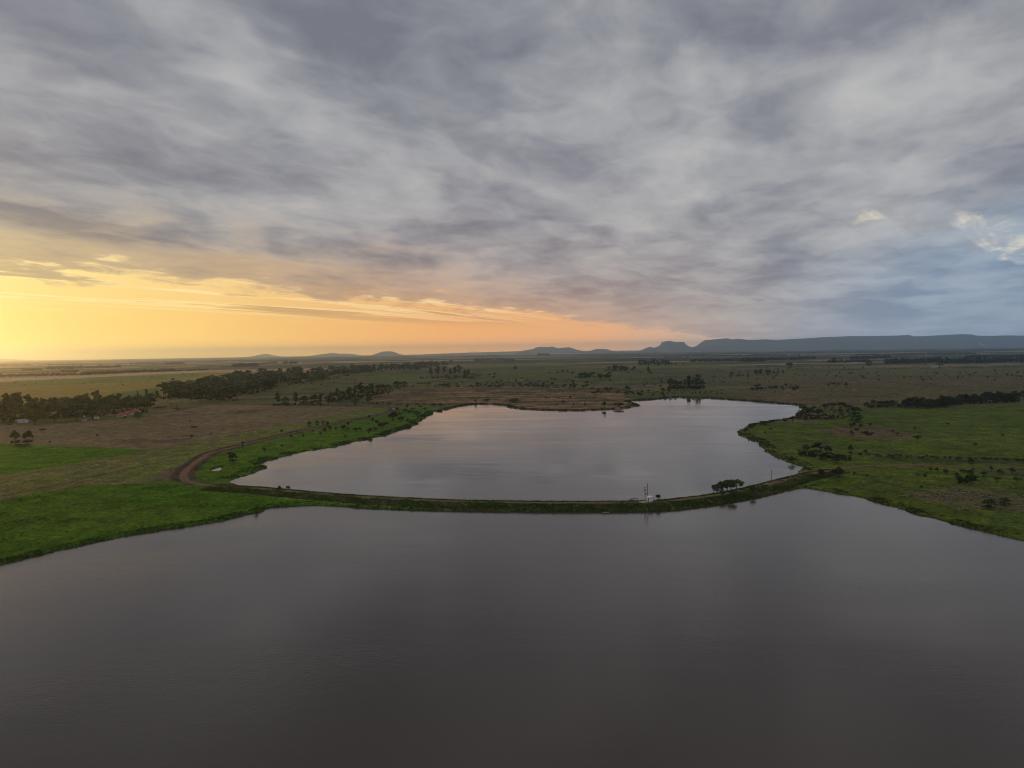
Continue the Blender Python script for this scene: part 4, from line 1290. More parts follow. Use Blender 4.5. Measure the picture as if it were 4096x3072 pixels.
def field_mat(name, c1, c2, c3):
    m, gg, b, o = material(name)
    co = gg.node('ShaderNodeNewGeometry').outputs['Position']
    n1, n2 = gg.noise(co, 0.25, 3, 0.6), gg.noise(co, 0.05, 3, 0.5)
    c = gg.mix(gg.step(n1, 0.35, 0.65), gg.mix(gg.step(n2, 0.4, 0.62), c1, c2), c3)
    gg.put(b.inputs['Base Color'], c)
    b.inputs['Roughness'].default_value = 0.9
    b.inputs['Specular IOR Level'].default_value = 0.1
    MAT[name] = m


field_mat('sedge', (0.056, 0.082, 0.020), (0.105, 0.112, 0.036), (0.034, 0.046, 0.017))
field_mat('coarse_grass', (0.090, 0.135, 0.026), (0.23, 0.19, 0.092), (0.070, 0.098, 0.026))
field_mat('meadow_grass', (0.050, 0.115, 0.009), (0.084, 0.128, 0.016), (0.036, 0.076, 0.008))
field_mat('far_bush', (0.034, 0.042, 0.020), (0.045, 0.052, 0.024), (0.026, 0.032, 0.017))


def along(path, n, off, rg):
    P = np.array(path)
    seg = np.hypot(*(P[1:] - P[:-1]).T)
    cum = np.concatenate([[0], np.cumsum(seg)])
    u = rg.uniform(0, cum[-1], n)
    k = np.clip(np.searchsorted(cum, u) - 1, 0, len(seg) - 1)
    t = ((u - cum[k]) / seg[k])[:, None]
    p = P[k] * (1 - t) + P[k + 1] * t
    d_ = (P[k + 1] - P[k]) / seg[k][:, None]
    q_ = rg.uniform(off[0], off[1], n)[:, None]
    return p + np.stack([d_[:, 1], -d_[:, 0]], 1) * q_


rg = np.random.default_rng(4)
shore_u = line(UPPER_PX, 0.0)
shore_l = line(LOWER_PX[1:-1], 0.0)
p1 = along(shore_u, 22000, (-9.0, 2.5), rg)
p2 = along(shore_l, 16000, (-6.0, 2.5), rg)
pp = np.concatenate([p1, p2])
pp = pp[fbm(pp[:, 0], pp[:, 1], 9.0, 2, 66) > rg.uniform(0.30, 0.62, len(pp))]
rad = np.hypot(pp[:, 0], pp[:, 1])
tufts('shore_sedge', pp[:, 0], pp[:, 1], rg.uniform(0.25, 0.95, len(pp)) ** 1.3 * np.clip(rad / 500, 0.8, 1.6), 'sedge')
n_ = along(DAM[3:], 9000, (-7.5, -3.0), rg)
s_ = along(DAM[3:], 15000, (3.0, 11.0), rg)
m_ = along(DAM[3:], 2600, (-2.6, 2.6), rg)
m_ = m_[fbm(m_[:, 0], m_[:, 1], 12.0, 2, 67) > 0.52]
pp = np.concatenate([n_, s_, m_])
tufts('dam_grass', pp[:, 0], pp[:, 1], rg.uniform(0.35, 0.95, len(pp)), 'coarse_grass')


def fill(pxpoly, n, rg):
    """n places spread over a photo polygon, even on the ground"""
    P = np.array(line(pxpoly))
    lo, hi = P.min(0), P.max(0)
    got = []
    tot = 0
    while tot < n:
        c = rg.uniform(lo, hi, (n * 2, 2))
        c = c[poly_sd(c[:, 0], c[:, 1], [tuple(v_) for v_ in P], 5) < 0]
        got.append(c)
        tot += len(c)
        if len(c) == 0:
            break
    return np.concatenate(got)[:n]


mw = fill([(-200, 2045), (0, 2004), (149, 1972), (298, 1952), (447, 1938), (700, 1930), (845, 1952), (1170, 1976), (1480, 2000), (1667, 2010), (1667, 2040), (1300, 2022), (1060, 2030), (1040, 2048), (890, 2080), (547, 2136), (224, 2203), (0, 2258), (-200, 2310)], 16000, rg)
eb = fill([(3215, 1880), (3050, 1785), (2960, 1730), (3000, 1702), (3300, 1695), (3450, 1640), (3830, 1636), (4250, 1615), (4250, 2190), (4096, 2160), (3585, 2026), (3340, 1968), (3200, 1945)], 26000, rg)
wb = fill([(745, 1898), (881, 1812), (953, 1793), (1134, 1750), (1400, 1692), (1600, 1645), (1720, 1630), (1650, 1708), (1480, 1760), (1250, 1806), (1050, 1845), (1075, 1868), (900, 1930)], 9000, rg)
pp = np.concatenate([mw, eb, wb])
dd_, _ = path_dist(pp[:, 0], pp[:, 1], EAST_S)
d2_, _ = path_dist(pp[:, 0], pp[:, 1], DAM_S)
d3_, _ = path_dist(pp[:, 0], pp[:, 1], ROAD_S)
pp = pp[(dd_ > 4.6) & (d2_ > 3.0) & (d3_ > 6.5)]
clump = fbm(pp[:, 0], pp[:, 1], 14, 3, 55)
tufts('meadow_grass', pp[:, 0], pp[:, 1], (0.16 + 0.36 * sstep(clump, 0.45, 0.75)) * rg.uniform(0.6, 1.2, len(pp)), 'meadow_grass', 3)
rb = fill([(1500, 1590), (1743, 1548), (2196, 1554), (2353, 1560), (2500, 1595), (2550, 1620), (2460, 1634), (2190, 1637), (2040, 1624), (1950, 1612), (1760, 1625), (1620, 1612)], 5000, rg)
tufts('rough_scrub', rb[:, 0], rb[:, 1], rg.uniform(0.4, 1.5, len(rb)) * (rb[:, 0] > -400), 'coarse_grass', 3)
br_ = fill([(2700, 1585), (2950, 1560), (3200, 1510), (4200, 1500), (4200, 1580), (3600, 1620), (3300, 1628), (3100, 1608)], 7000, rg)
tufts('grassland_scrub', br_[:, 0], br_[:, 1], rg.uniform(0.4, 1.7, len(br_)), 'coarse_grass', 3)


def clumps(name, X, Y, H, mat, leaves=14):
    """far-off crowns, each a loose handful of leaf sprays, one mesh"""
    X, Y, H = np.asarray(X), np.asarray(Y), np.asarray(H)
    Z, _ = terrain(X, Y)
    n = len(X)
    rg = np.random.default_rng(n + 1)
    D = rg.normal(size=(n, leaves, 3))
    D /= np.linalg.norm(D, axis=2, keepdims=True)
    D[..., 2] = np.abs(D[..., 2])
    C = np.stack([X, Y, Z + H * 0.42], -1)[:, None, :] + D * (H[:, None, None] * np.array([0.55, 0.55, 0.55])) * rg.uniform(0.5, 1, (n, leaves, 1))
    C[:, : leaves // 3, 2] -= (H * 0.35)[:, None]
    T = np.cross(D, rg.normal(size=D.shape))
    T /= np.linalg.norm(T, axis=2, keepdims=True)
    B_ = np.cross(D, T)
    s = (H[:, None, None] * rg.uniform(0.16, 0.30, (n, leaves, 1)))
    V = np.stack([C - T * s, C - B_ * s, C + T * s, C + B_ * s], 2)
    me = bpy.data.meshes.new(name)
    nv = n * leaves * 4
    me.vertices.add(nv)
    me.vertices.foreach_set('co', V.ravel())
    me.loops.add(nv)
    me.loops.foreach_set('vertex_index', np.arange(nv))
    me.polygons.add(nv // 4)
    me.polygons.foreach_set('loop_start', np.arange(0, nv, 4))
    me.update(calc_edges=True)
    me.materials.append(MAT[mat])
    return tag(link(bpy.data.objects.new(name, me)), kind='stuff')


def pxfill(boxes, hm, rg):
    X, Y, H = [], [], []
    for x0, x1, ya, yb, th, n, h in boxes:
        n = int(n * hm)
        f = rg.uniform(0, 1, n)
        for u in f:
            x, y = at(x0 + (x1 - x0) * u, ya + (yb - ya) * u - abs(rg.normal()) * th * 0.5, 1.3)
            X.append(x)
            Y.append(y)
            H.append(h * rg.uniform(0.6, 1.25))
    return X, Y, H


# far woods: x range, foot line at both ends, band thickness, number, height in metres
FAR = [(2760, 2990, 1450, 1446, 7, 130, 15), (2970, 3060, 1448, 1447, 6, 70, 20), (3055, 3150, 1442, 1440, 6, 60, 14), (3160, 3262, 1441, 1437, 6, 70, 15), (3300, 3480, 1452, 1450, 6, 60, 11),
       (3400, 3560, 1440, 1436, 9, 120, 15), (3540, 3760, 1456, 1452, 10, 220, 15), (3760, 4300, 1455, 1446, 12, 420, 14), (3860, 4300, 1434, 1428, 6, 240, 13), (3420, 3900, 1424, 1418, 4, 260, 12),
       (2500, 3300, 1420, 1412, 4, 380, 12), (3000, 4300, 1408, 1398, 5, 620, 12), (2650, 3200, 1427, 1424, 3, 220, 12), (3150, 4300, 1416, 1400, 4, 400, 12),
       (-300, 330, 1516, 1502, 4, 210, 11), (330, 700, 1502, 1487, 5, 190, 13), (680, 830, 1488, 1482, 3, 70, 8), (90, 165, 1486, 1484, 4, 40, 16), (190, 330, 1480, 1476, 6, 70, 18), (250, 310, 1491, 1489, 4, 40, 14),
       (320, 480, 1476, 1470, 4, 60, 16), (520, 640, 1459, 1456, 3, 50, 15), (660, 740, 1459, 1457, 4, 40, 18), (930, 1030, 1470, 1467, 6, 80, 20), (1030, 1110, 1461, 1452, 2, 40, 12), (1135, 1190, 1457, 1455, 4, 34, 18),
       (-300, 500, 1466, 1460, 5, 160, 13), (500, 1100, 1450, 1442, 3, 180, 12), (1080, 1560, 1440, 1432, 3, 170, 12), (1330, 1420, 1433, 1431, 2, 40, 18), (1560, 2000, 1430, 1424, 3, 160, 12),
       (2100, 2560, 1425, 1419, 3, 180, 11), (1840, 2000, 1430, 1428, 4, 50, 18), (2480, 2760, 1438, 1432, 2, 70, 10)]
X, Y, H = pxfill(FAR, 1.7, np.random.default_rng(8))
clumps('distant_woods', X, Y, H, 'far_bush', 14)
# undergrowth of the near woods and loose scrub over the plain
UND = [(640, 900, 1598, 1602, 10, 90, 4.0), (900, 1110, 1600, 1556, 12, 60, 4.5), (1090, 1320, 1622, 1620, 5, 60, 3.0), (1310, 1570, 1612, 1572, 12, 120, 4.5), (1400, 1600, 1602, 1560, 20, 60, 3.5), (1150, 1420, 1544, 1502, 8, 70, 5), (1400, 1800, 1500, 1462, 7, 140, 5),
       (680, 1000, 1592, 1560, 40, 260, 11), (1000, 1400, 1550, 1495, 22, 240, 12), (1400, 1790, 1494, 1462, 12, 160, 12), (0, 600, 1690, 1650, 10, 140, 4.0), (1480, 1800, 1618, 1626, 8, 60, 2.2), (1460, 1760, 1600, 1548, 9, 60, 2.0), (2540, 2900, 1575, 1580, 14, 70, 2.6),
       (3190, 3400, 1684, 1676, 22, 60, 2.4), (3250, 3430, 1644, 1668, 26, 40, 2.2), (3460, 4150, 1634, 1606, 6, 110, 2.6), (3190, 3400, 1822, 1846, 14, 70, 2.2), (3830, 3900, 1935, 1930, 30, 40, 2.0),
       (2100, 2540, 1545, 1580, 12, 110, 2.6), (2300, 2440, 1514, 1506, 6, 50, 4.0), (2420, 2540, 1484, 1480, 4, 50, 5.0), (2670, 2820, 1556, 1556, 6, 60, 5.0), (1680, 1900, 1515, 1510, 8, 60, 4.5), (3000, 3200, 1560, 1548, 8, 60, 2.4)]
X, Y, H = pxfill(UND, 1, np.random.default_rng(9))
rg = np.random.default_rng(15)
for _ in range(1300):
    x, y = rg.uniform(1500, 4200), 1430 + 120 * rg.random() ** 1.5
    wx, wy = at(x, y)
    if fbm(np.array([wx / 2.0]), np.array([wy]), 300, 3, 14)[0] > 0.5:
        X.append(wx)
        Y.append(wy)
        H.append(rg.uniform(1.5, 6.0))
for _ in range(160):
    wx, wy = at(rg.uniform(-100, 1500), rg.uniform(1462, 1545))
    X.append(wx)
    Y.append(wy)
    H.append(rg.uniform(1.5, 5.0))
clumps('undergrowth', X, Y, H, 'far_bush', 14)

# ------------------------------------------------------------------ built things
class MB:
    def __init__(self):
        self.v, self.f = [], []

    def box(self, c, s, rz=0.0, taper=1.0):
        i = len(self.v)
        ca, sa = math.cos(rz), math.sin(rz)
        for z in (-0.5, 0.5):
            k = taper if z > 0 else 1.0
            for x, y in ((-0.5, -0.5), (0.5, -0.5), (0.5, 0.5), (-0.5, 0.5)):
                X, Y = x * s[0] * k, y * s[1] * k
                self.v.append((c[0] + X * ca - Y * sa, c[1] + X * sa + Y * ca, c[2] + z * s[2]))
        self.f += [tuple(i + j for j in q_) for q_ in ((3, 2, 1, 0), (4, 5, 6, 7), (0, 1, 5, 4), (1, 2, 6, 5), (2, 3, 7, 6), (3, 0, 4, 7))]
        return self

    def tube(self, pts, r0, r1=None, n=8):
        r1 = r0 if r1 is None else r1
        P = [Vector(p) for p in pts]
        i0 = len(self.v)
        for k, p in enumerate(P):
            d_ = (P[min(k + 1, len(P) - 1)] - P[max(k - 1, 0)]).normalized()
            s = d_.cross(Vector((0.31, 0.9, 0.11))).normalized()
            t = d_.cross(s)
            r_ = r0 + (r1 - r0) * k / (len(P) - 1)
            for j in range(n):
                a = 2 * math.pi * j / n
                self.v.append(tuple(p + s * math.cos(a) * r_ + t * math.sin(a) * r_))
        for k in range(len(P) - 1):
            for j in range(n):
                a, b_ = i0 + k * n + j, i0 + k * n + (j + 1) % n
                self.f.append((a, b_, b_ + n, a + n))
        self.f.append(tuple(i0 + j for j in range(n))[::-1])
        self.f.append(tuple(i0 + (len(P) - 1) * n + j for j in range(n)))
        return self

    def poly(self, V, F):
        i = len(self.v)
        self.v += list(V)
        self.f += [tuple(i + j for j in q_) for q_ in F]
        return self

    def put(self, name, mat, parent=None):
        return mesh_obj(name, self.v, self.f, mat, parent)


def empty(name, px, py, z=None, rz=0.0, label=None, cat=None, group=None, zsurvey=1.3):
    x, y = at(px, py, zsurvey)
    o = link(bpy.data.objects.new(name, None))
    o.location = (x, y, ground_z(x, y) if z is None else z)
    o.rotation_euler = (0, 0, rz)
    return tag(o, label, cat, group)


def bend(pts, r=0.5, n=4):
    """round the corners of a pipe run"""
    P = [Vector(p) for p in pts]
    out = [P[0]]
    for k in range(1, len(P) - 1):
        a, b_ = (P[k - 1] - P[k]).normalized(), (P[k + 1] - P[k]).normalized()
        for j in range(n + 1):
            t = j / n
            out.append(P[k] + a * r * (1 - t) ** 2 + b_ * r * t ** 2)
    out.append(P[-1])
    return out


# white pump house on the dam
hx, hy = at(2600, 2005, 2.4)
t = empty('pump_house', 2600, 2005, 2.35, R(24), 'small white pump house with a brown door on the dam', 'hut', zsurvey=2.4)
MB().box((0, 0, 1.2), (2.3, 2.2, 2.5)).put('wall', 'white_wall', t)
MB().poly([(-1.3, -1.3, 2.42), (1.35, -1.3, 2.46), (1.35, 1.3, 2.74), (-1.3, 1.3, 2.70), (-1.3, -1.3, 2.56), (1.35, -1.3, 2.60), (1.35, 1.3, 2.88), (-1.3, 1.3, 2.84)],
          [(3, 2, 1, 0), (4, 5, 6, 7), (0, 1, 5, 4), (1, 2, 6, 5), (2, 3, 7, 6), (3, 0, 4, 7)]).put('roof', 'white_wall', t)
dr = MB().box((-1.165, -0.25, 1.0), (0.05, 0.85, 1.95)).put('door', 'brown_door', t)
MB().box((-1.20, 0.05, 1.0), (0.04, 0.06, 0.14)).put('handle', 'iron', dr)
vt = MB().box((-0.2, -1.115, 1.75), (0.46, 0.05, 0.46)).put('vent', 'tank_blue', t)
for k in range(4):
    MB().box((-0.2, -1.15, 1.60 + k * 0.10), (0.42, 0.03, 0.03)).put('slat', 'concrete', vt)
MB().tube([(1.15, -0.3, 1.75), (2.2, -0.2, 1.72), (3.6, 0.2, 1.35)], 0.12).put('outlet_pipe', 'iron', t)
# concrete pad and sand heap
x, y = at(2586, 2006, 2.4)
o = MB().box((0, 0, 0), (4.6, 4.4, 0.30)).put('concrete_pad', 'concrete')
o.location = (x, y, ground_z(x, y) + 0.10)
o.rotation_euler = (0, 0, R(8))
tag(o, 'pale concrete pad in front of the white pump house', 'pad')
x, y = at(2567, 2010, 2.4)
V, F = [(0, 0, 0.42)], []
for ring, (rad_, zz) in enumerate(((0.8, 0.36), (1.6, 0.2), (2.3, 0.03))):
    for j in range(12):
        a = 2 * math.pi * j / 12
        k = 1 + 0.18 * math.sin(3 * a + ring) + 0.1 * math.cos(5 * a)
        V.append((math.cos(a) * rad_ * 1.05 * k, math.sin(a) * rad_ * 0.95 * k, zz - (0.3 if ring == 2 else 0)))
for j in range(12):
    F.append((0, 1 + j, 1 + (j + 1) % 12))
    for ring in (0, 1):
        a, b_ = 1 + ring * 12 + j, 1 + ring * 12 + (j + 1) % 12
        F.append((a, a + 12, b_ + 12, b_))
o = mesh_obj('sand_heap', V, F, 'sand', smooth=True)
o.location = (x, y, ground_z(x, y) + 0.08)
tag(o, 'flat heap of orange sand beside the dam road', 'sand heap')

# poles
t = empty('utility_pole', 2580, 2001, None, R(15), 'utility pole with crossarms and transformer beside the pump house', 'pole', zsurvey=2.2)
MB().tube([(0, 0, -0.3), (0, 0, 4), (0, 0, 8.1)], 0.17, 0.10).put('shaft', 'pole', t)
for z, w in ((7.75, 2.0), (6.75, 1.7), (6.35, 2.0)):
    ca = MB().box((0, -0.16, z), (w, 0.10, 0.13)).put('crossarm', 'pole', t)
    for k in (-0.45, -0.15, 0.15, 0.45):
        MB().tube([(k * w, -0.16, z + 0.06), (k * w, -0.16, z + 0.30)], 0.045, 0.03, 6).put('insulator', 'iron', ca)
MB().tube([(0.45, -0.1, 4.05), (0.45, -0.1, 4.95)], 0.30, 0.28, 10).put('transformer', 'iron', t)
MB().box((0.35, -0.1, 5.35), (0.7, 0.08, 0.08)).put('bracket', 'iron', t)
t = empty('utility_pole', 2591, 2001.5, None, 0, 'tall bare pole right behind the white pump house', 'pole', zsurvey=2.2)
MB().tube([(0, 0, -0.3), (-0.03, 0, 5), (-0.08, 0, 10.2)], 0.22, 0.12).put('shaft', 'pole', t)
MB().box((0, -0.18, 3.2), (0.3, 0.2, 0.5)).put('meter_box', 'iron', t)
t = empty('utility_pole', 3086, 1911, None, R(-20), 'thin pole with one short crossarm at the east end of the dam', 'pole', zsurvey=2.0)
MB().tube([(0, 0, -0.3), (0, 0, 3.5), (0, 0, 7.3)], 0.15, 0.10).put('shaft', 'pole', t)
ca = MB().box((0, -0.14, 7.1), (2.0, 0.10, 0.12)).put('crossarm', 'pole', t)
for k in (-0.9, 0.0, 0.9):
    MB().tube([(k, -0.14, 7.15), (k, -0.14, 7.4)], 0.05, 0.03, 6).put('insulator', 'iron', ca)
t = empty('pipe_riser', 2584, 1999.5, None, 0, 'short tan upright pipe between pole and pump house', 'pipe', zsurvey=2.2)
MB().tube([(0, 0, -0.2), (0, 0, 1.55)], 0.24, 0.24, 10).put('pipe', 'sand', t)
MB().tube([(0, 0, 1.55), (0, 0, 1.65)], 0.32, 0.32, 10).put('flange', 'concrete', t)
# black suction pipes
t = empty('suction_pipe', 2538, 2002, None, R(4), 'tall black inverted-U pipe on the dam left of the pole', 'pipe', zsurvey=2.3)
MB().tube(bend([(-1.6, 0.4, -0.3), (-1.6, 0.4, 1.95), (1.6, 0, 1.95), (1.6, 0, -0.3)]), 0.15).put('pipe', 'iron', t)
MB().tube([(0.2, 0.2, 1.95), (0.2, 0.2, 0.9)], 0.08).put('drop_pipe', 'iron', t)
MB().box((1.6, 0, 0.1), (0.6, 0.6, 0.5)).put('footing', 'concrete', t)
MB().box((-0.7, 0.4, 0.65), (1.5, 0.7, 0.8), 0.1, 0.8).put('pump_body', 'iron', t)
t = empty('suction_pipe', 2519, 2002, None, R(4), 'low black bent pipe left of the tall inverted-U pipe', 'pipe', zsurvey=2.3)
MB().tube(bend([(-1.1, 0, -0.3), (-1.1, 0, 1.05), (1.0, 0.3, 1.05)], 0.4), 0.15).put('pipe', 'iron', t)
MB().tube([(-0.1, 0.1, 1.05), (-0.1, 0.1, 2.15)], 0.05).put('vent_pipe', 'iron', t)
# floating frame at the foot of the dam
x, y = at(2422, 2051, 0)
t = link(bpy.data.objects.new('floating_frame', None))
t.location = (x, y, 0.06)
t.rotation_euler = (0, 0, R(-2))
tag(t, 'pale rectangular wooden frame floating at the foot of the dam', 'raft')
for cc, ss in (((0, -0.55, 0), (3.6, 0.22, 0.2)), ((0, 0.55, 0), (3.6, 0.22, 0.2)), ((-1.7, 0, 0.01), (0.22, 0.88, 0.2)), ((1.7, 0, 0.01), (0.22, 0.88, 0.2)), ((0, 0, 0.01), (0.18, 0.88, 0.16))):
    MB().box(cc, ss).put('plank', 'old_wood', t)
# reed islet and post in the upper lake
x, y = at(2702, 1597, 0)
V, F = leaf_cloud([((k * 0.9 - 1.4, random.uniform(-0.5, 0.5), 0.5), (0.9, 0.8, 0.8)) for k in range(4)], 90, 0.42)
o = mesh_obj('reed_islet', V, F, 'leaf_dark')
o.location = (x, y, 0.0)
tag(o, 'small dark reed islet in the far water of the upper lake', 'islet')
x, y = at(2541, 1612, 0)
o = MB().tube([(0, 0, -1.5), (0, 0, 2.2)], 0.12, 0.1).poly(*leaf_cloud([((0, 0, 2.4), (0.8, 0.8, 0.7))], 26, 0.4)).put('palm_stump', 'bark')
o.location = (x, y, 0)
tag(o, 'lone stump standing in the water behind the spit', 'stump')


# farm buildings
def tiled_house(px, py, L, W_, H_, rz, label):
    t = empty('farm_house', px, py, None, rz, label, 'house', 'red-roofed farm buildings', 1.3)
    MB().box((0, 0, H_ / 2 - 0.2), (L * 0.84, W_ * 0.8, H_ + 0.4)).put('wall', 'cream_wall', t)
    rf = MB().poly([(-L / 2, -W_ / 2, H_), (L / 2, -W_ / 2, H_), (L / 2, W_ / 2, H_), (-L / 2, W_ / 2, H_), (-L * 0.22, 0, H_ + W_ * 0.34), (L * 0.22, 0, H_ + W_ * 0.34),
                    (-L / 2, -W_ / 2, H_ - 0.15), (L / 2, -W_ / 2, H_ - 0.15), (L / 2, W_ / 2, H_ - 0.15), (-L / 2, W_ / 2, H_ - 0.15)],
                   [(0, 1, 5, 4), (1, 2, 5), (2, 3, 4, 5), (3, 0, 4), (6, 7, 1, 0), (7, 8, 2, 1), (8, 9, 3, 2), (9, 6, 0, 3), (9, 8, 7, 6)]).put('roof', 'tile_roof', t)
    MB().tube([(-L * 0.22, 0, H_ + W_ * 0.34), (L * 0.22, 0, H_ + W_ * 0.34)], 0.14).put('ridge', 'tile_roof', rf)
    for k in range(5):
        MB().box((-L * 0.46 + k * L * 0.23, -W_ * 0.47, H_ / 2 - 0.2), (0.22, 0.22, H_ + 0.3)).put('post', 'dark_wood', t)
    MB().box((L * 0.05, -W_ * 0.4 - 0.03, 1.0), (1.1, 0.08, 2.0)).put('door', 'brown_door', t)
    for k in (-1, 1):
        w = MB().box((L * 0.26 * k, -W_ * 0.4 - 0.03, 1.5), (1.3, 0.08, 1.1)).put('window', 'dark_wood', t)
        MB().box((L * 0.26 * k, -W_ * 0.4 - 0.08, 1.5), (1.1, 0.04, 0.9)).put('pane', 'glass', w)
    return t


tiled_house(487, 1666, 12.5, 9.0, 2.9, R(-14), 'leftmost of the three red-roofed farm buildings')
tiled_house(517, 1659, 12.5, 9.0, 2.9, R(-14), 'middle one of the three red-roofed farm buildings')
tiled_house(545, 1652, 11.5, 9.0, 2.9, R(-14), 'rightmost of the three red-roofed farm buildings')
t = empty('farm_house', 93, 1690, None, R(-6), 'low white farmhouse half hidden by trees at the left edge', 'house')
MB().box((0, 0, 1.4), (10.5, 6, 3.2)).put('wall', 'white_wall', t)
MB().poly([(-5.6, -3.4, 2.9), (5.6, -3.4, 2.9), (5.6, 3.4, 2.9), (-5.6, 3.4, 2.9), (-5.6, 0, 4.4), (5.6, 0, 4.4)], [(0, 1, 5, 4), (2, 3, 4, 5), (1, 2, 5), (3, 0, 4), (3, 2, 1, 0)]).put('roof', 'concrete', t)
for k in (-2.6, 1.2):
    w = MB().box((k, -3.03, 1.6), (1.2, 0.08, 1.1)).put('window', 'dark_wood', t)
    MB().box((k, -3.08, 1.6), (1.0, 0.05, 0.9)).put('pane', 'glass', w)
MB().box((3.6, -3.03, 1.0), (1.0, 0.08, 2.1)).put('door', 'brown_door', t)
t = empty('shed', 70, 1687, None, R(-6), 'small white shed at the left end of the low farmhouse', 'shed')
MB().box((0, 0, 1.2), (3.4, 3, 2.8)).put('wall', 'white_wall', t)
MB().box((0, 0, 2.68), (3.8, 3.4, 0.16)).put('roof', 'concrete', t)
MB().box((0.3, -1.53, 1.0), (0.9, 0.06, 2.0)).put('door', 'brown_door', t)
t = empty('shed', 386, 1675, None, R(-10), 'small white shed under the trees right of the water tank', 'shed')
MB().box((0, 0, 1.4), (4.4, 3.6, 3.2)).put('wall', 'white_wall', t)
MB().poly([(-2.6, -2.2, 2.95), (2.6, -2.2, 2.95), (2.6, 2.2, 2.95), (-2.6, 2.2, 2.95), (-2.6, 0, 4.2), (2.6, 0, 4.2)], [(0, 1, 5, 4), (2, 3, 4, 5), (1, 2, 5), (3, 0, 4), (3, 2, 1, 0)]).put('roof', 'tile_roof', t)
MB().box((1.0, -1.83, 1.0), (0.95, 0.06, 2.0)).put('door', 'dark_wood', t)
t = empty('water_tank', 337, 1685, None, 0, 'pale blue water tank on a stand over a grey box, before the trees', 'water tank')
MB().box((0, 0, 1.4), (5.4, 3.4, 3.2)).put('base', 'concrete', t)
for a in (-1, 1):
    for b_ in (-1, 1):
        MB().tube([(a * 1.1, b_ * 1.0, 2.9), (a * 0.9, b_ * 0.8, 5.3)], 0.14).put('leg', 'iron', t)
MB().box((0, 0, 5.35), (2.6, 2.3, 0.16)).put('platform', 'iron', t)
tk = MB().tube([(0, 0, 5.43), (0, 0, 7.3), (0, 0, 7.6)], 1.25, 1.05, 14).put('tank', 'tank_blue', t)
MB().tube([(0, 0, 7.6), (0, 0, 7.8)], 0.5, 0.45, 10).put('lid', 'tank_blue', tk)
t = empty('farm_house', 940, 1603, None, R(5), 'small house with reddish roof hidden under the long wood', 'house')
MB().box((0, 0, 1.5), (9, 6, 3.2)).put('wall', 'dark_wood', t)
MB().poly([(-5, -3.6, 3.0), (5, -3.6, 3.0), (5, 3.6, 3.0), (-5, 3.6, 3.0), (-5, 0, 5.0), (5, 0, 5.0)], [(0, 1, 5, 4), (2, 3, 4, 5), (1, 2, 5), (3, 0, 4), (3, 2, 1, 0)]).put('roof', 'old_roof', t)
MB().box((0, -3.04, 1.2), (1.0, 0.08, 2.2)).put('door', 'brown_door', t)
t = empty('barn', 3742, 1470.5, None, R(-3), 'long low white building beside the big round tree', 'barn')
MB().box((0, 0, 1.1), (24, 7, 2.6)).put('wall', 'grey_white', t)
MB().poly([(-12.5, -4.1, 2.4), (12.5, -4.1, 2.4), (12.5, 4.1, 2.4), (-12.5, 4.1, 2.4), (-12.5, 0, 3.4), (12.5, 0, 3.4)], [(0, 1, 5, 4), (2, 3, 4, 5), (1, 2, 5), (3, 0, 4), (3, 2, 1, 0)]).put('roof', 'grey_white', t)
for k in range(4):
    MB().box((-9 + k * 6, -3.54, 1.0), (2.2, 0.08, 1.9)).put('door', 'concrete', t)

# white car on the bend at the far end of the road
t = empty('parked_car', 1574, 1636, None, R(62), 'small white car on the bend at the far end of the dirt road', 'car')
t.location.z += 0.08
MB().poly([(-2.1, -0.85, 0.35), (2.1, -0.85, 0.35), (2.1, 0.85, 0.35), (-2.1, 0.85, 0.35), (-2.1, -0.85, 0.95), (2.05, -0.82, 0.88), (2.05, 0.82, 0.88), (-2.1, 0.85, 0.95)],
          [(3, 2, 1, 0), (4, 5, 6, 7), (0, 1, 5, 4), (1, 2, 6, 5), (2, 3, 7, 6), (3, 0, 4, 7)]).put('body', 'car_paint', t)
cb = MB().poly([(-1.9, -0.78, 0.95), (1.0, -0.78, 0.92), (1.0, 0.78, 0.92), (-1.9, 0.78, 0.95), (-1.6, -0.64, 1.52), (0.35, -0.64, 1.52), (0.35, 0.64, 1.52), (-1.6, 0.64, 1.52)],
               [(4, 5, 6, 7), (0, 1, 5, 4), (1, 2, 6, 5), (2, 3, 7, 6), (3, 0, 4, 7)]).put('cabin', 'car_paint', t)
for k in (-1, 1):
    MB().box((-0.6, 0.725 * k, 1.22), (1.7, 0.05, 0.36)).put('side_window', 'glass', cb)
MB().box((-1.80, 0, 1.22), (0.05, 1.2, 0.36)).put('rear_window', 'glass', cb)
for a in (-1.3, 1.3):
    for b_ in (-0.8, 0.8):
        MB().tube([(a, b_ - 0.1, 0.32), (a, b_ + 0.1, 0.32)], 0.33, 0.33, 12).put('wheel', 'rubber', t)
# pale slabs lying on the olive strip
for x_, y_, tt in ((265, 1919, 'lowest pale slab lying on the olive strip, at left'), (387, 1862, 'pale slab on the olive strip, second from the left'), (752, 1785, 'pale slab on the olive strip near the road bend'),
                   (840, 1790, 'pale slab on the olive strip just above the road'), (1018, 1728, 'pale slab on the edge of brown field and olive strip'), (1222, 1686, 'pale slab at the upper end of the olive strip')):
    x, y = at(x_, y_)
    o = MB().box((0, 0, 0), (metres(9, x, y), 0.6, 0.25), 0.15, 0.9).put('pale_slab', 'stone')
    o.location = (x, y, ground_z(x, y) + 0.08)
    tag(o, tt, 'slab', 'pale slabs on the olive strip')

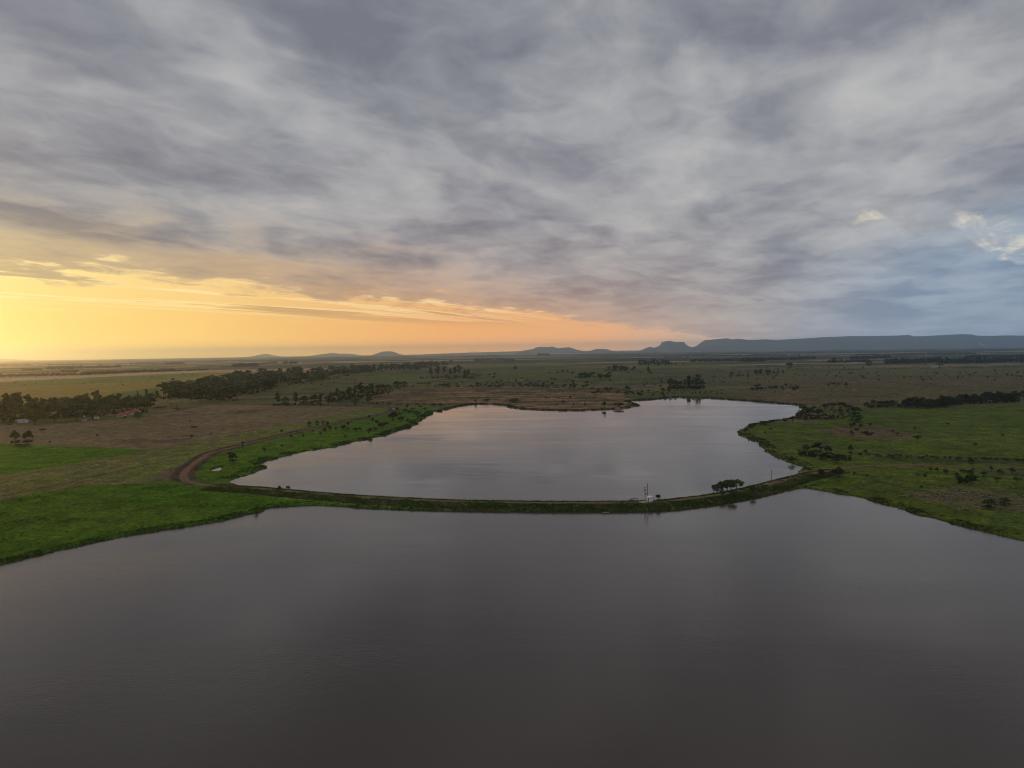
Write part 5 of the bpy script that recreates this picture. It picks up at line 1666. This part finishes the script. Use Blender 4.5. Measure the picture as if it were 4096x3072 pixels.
# ------------------------------------------------------------------ smoke of two far fires
m = bpy.data.materials.new('smoke')
m.use_nodes = True
m.node_tree.nodes.clear()
gg = G(m.node_tree)
o = gg.node('ShaderNodeOutputMaterial')
v = gg.node('ShaderNodeVolumePrincipled')
v.inputs['Color'].default_value = (0.95, 0.95, 0.95, 1.0)
v.inputs['Density'].default_value = 0.006
m.node_tree.links.new(v.outputs[0], o.inputs['Volume'])
for px0, py0, px1, py1, dist, lab in ((1975, 1420, 1880, 1409, 9000.0, 'thin smoke plume drifting left below the orange hills'), (3962, 1379, 3915, 1377, 12000.0, 'small white smoke plume at the foot of the long plateau')):
    a_, b_ = ray(px0, py0), ray(px1, py1)
    A_ = Vector((a_.x, a_.y, 0)) * (dist / a_.y)
    B_ = Vector((b_.x, b_.y, 0)) * (dist / b_.y)
    A_.z, B_.z = 2.0, max(40.0, CAM_H + b_.z * dist / b_.y)
    n = 14
    pts = [A_.lerp(B_, k / n) + Vector((0, 0, 26 * math.sin(k / n * 2.2) * (1 - 0.3 * k / n))) for k in range(n + 1)]
    mb = MB()
    P_ = [tuple(p_) for p_ in pts]
    mb.tube(P_, 5.0, 30.0, 9)
    mb.v = [(x_ + 6 * math.sin(z_ * 0.3 + k), y_, max(0.5, z_ + 5 * math.cos(x_ * 0.03 + k))) for k, (x_, y_, z_) in enumerate(mb.v)]
    o = mb.put('smoke_plume', m)
    tag(o, lab, 'smoke', kind='stuff')

# ------------------------------------------------------------------ haze: the evening air over the plain
HX, HY0, HY1, ZT, ZB = 43000.0, -43000.0, 43000.0, 480.0, -6.0
hv = [(x, y, z) for z in (ZB, ZT) for y in (HY0, HY1) for x in (-HX, HX)]
hf = [(0, 2, 3, 1), (4, 5, 7, 6), (0, 1, 5, 4), (2, 6, 7, 3), (0, 4, 6, 2), (1, 3, 7, 5)]
m = bpy.data.materials.new('haze')
m.use_nodes = True
m.node_tree.nodes.clear()
gg = G(m.node_tree)
o = gg.node('ShaderNodeOutputMaterial')
v = gg.node('ShaderNodeVolumePrincipled')
v.inputs['Color'].default_value = (0.64, 0.83, 1.0, 1.0)
v.inputs['Density'].default_value = 4.3e-5
v.inputs['Anisotropy'].default_value = 0.85
m.node_tree.links.new(v.outputs[0], o.inputs['Volume'])
tag(mesh_obj('haze', hv, hf, m), kind='stuff')
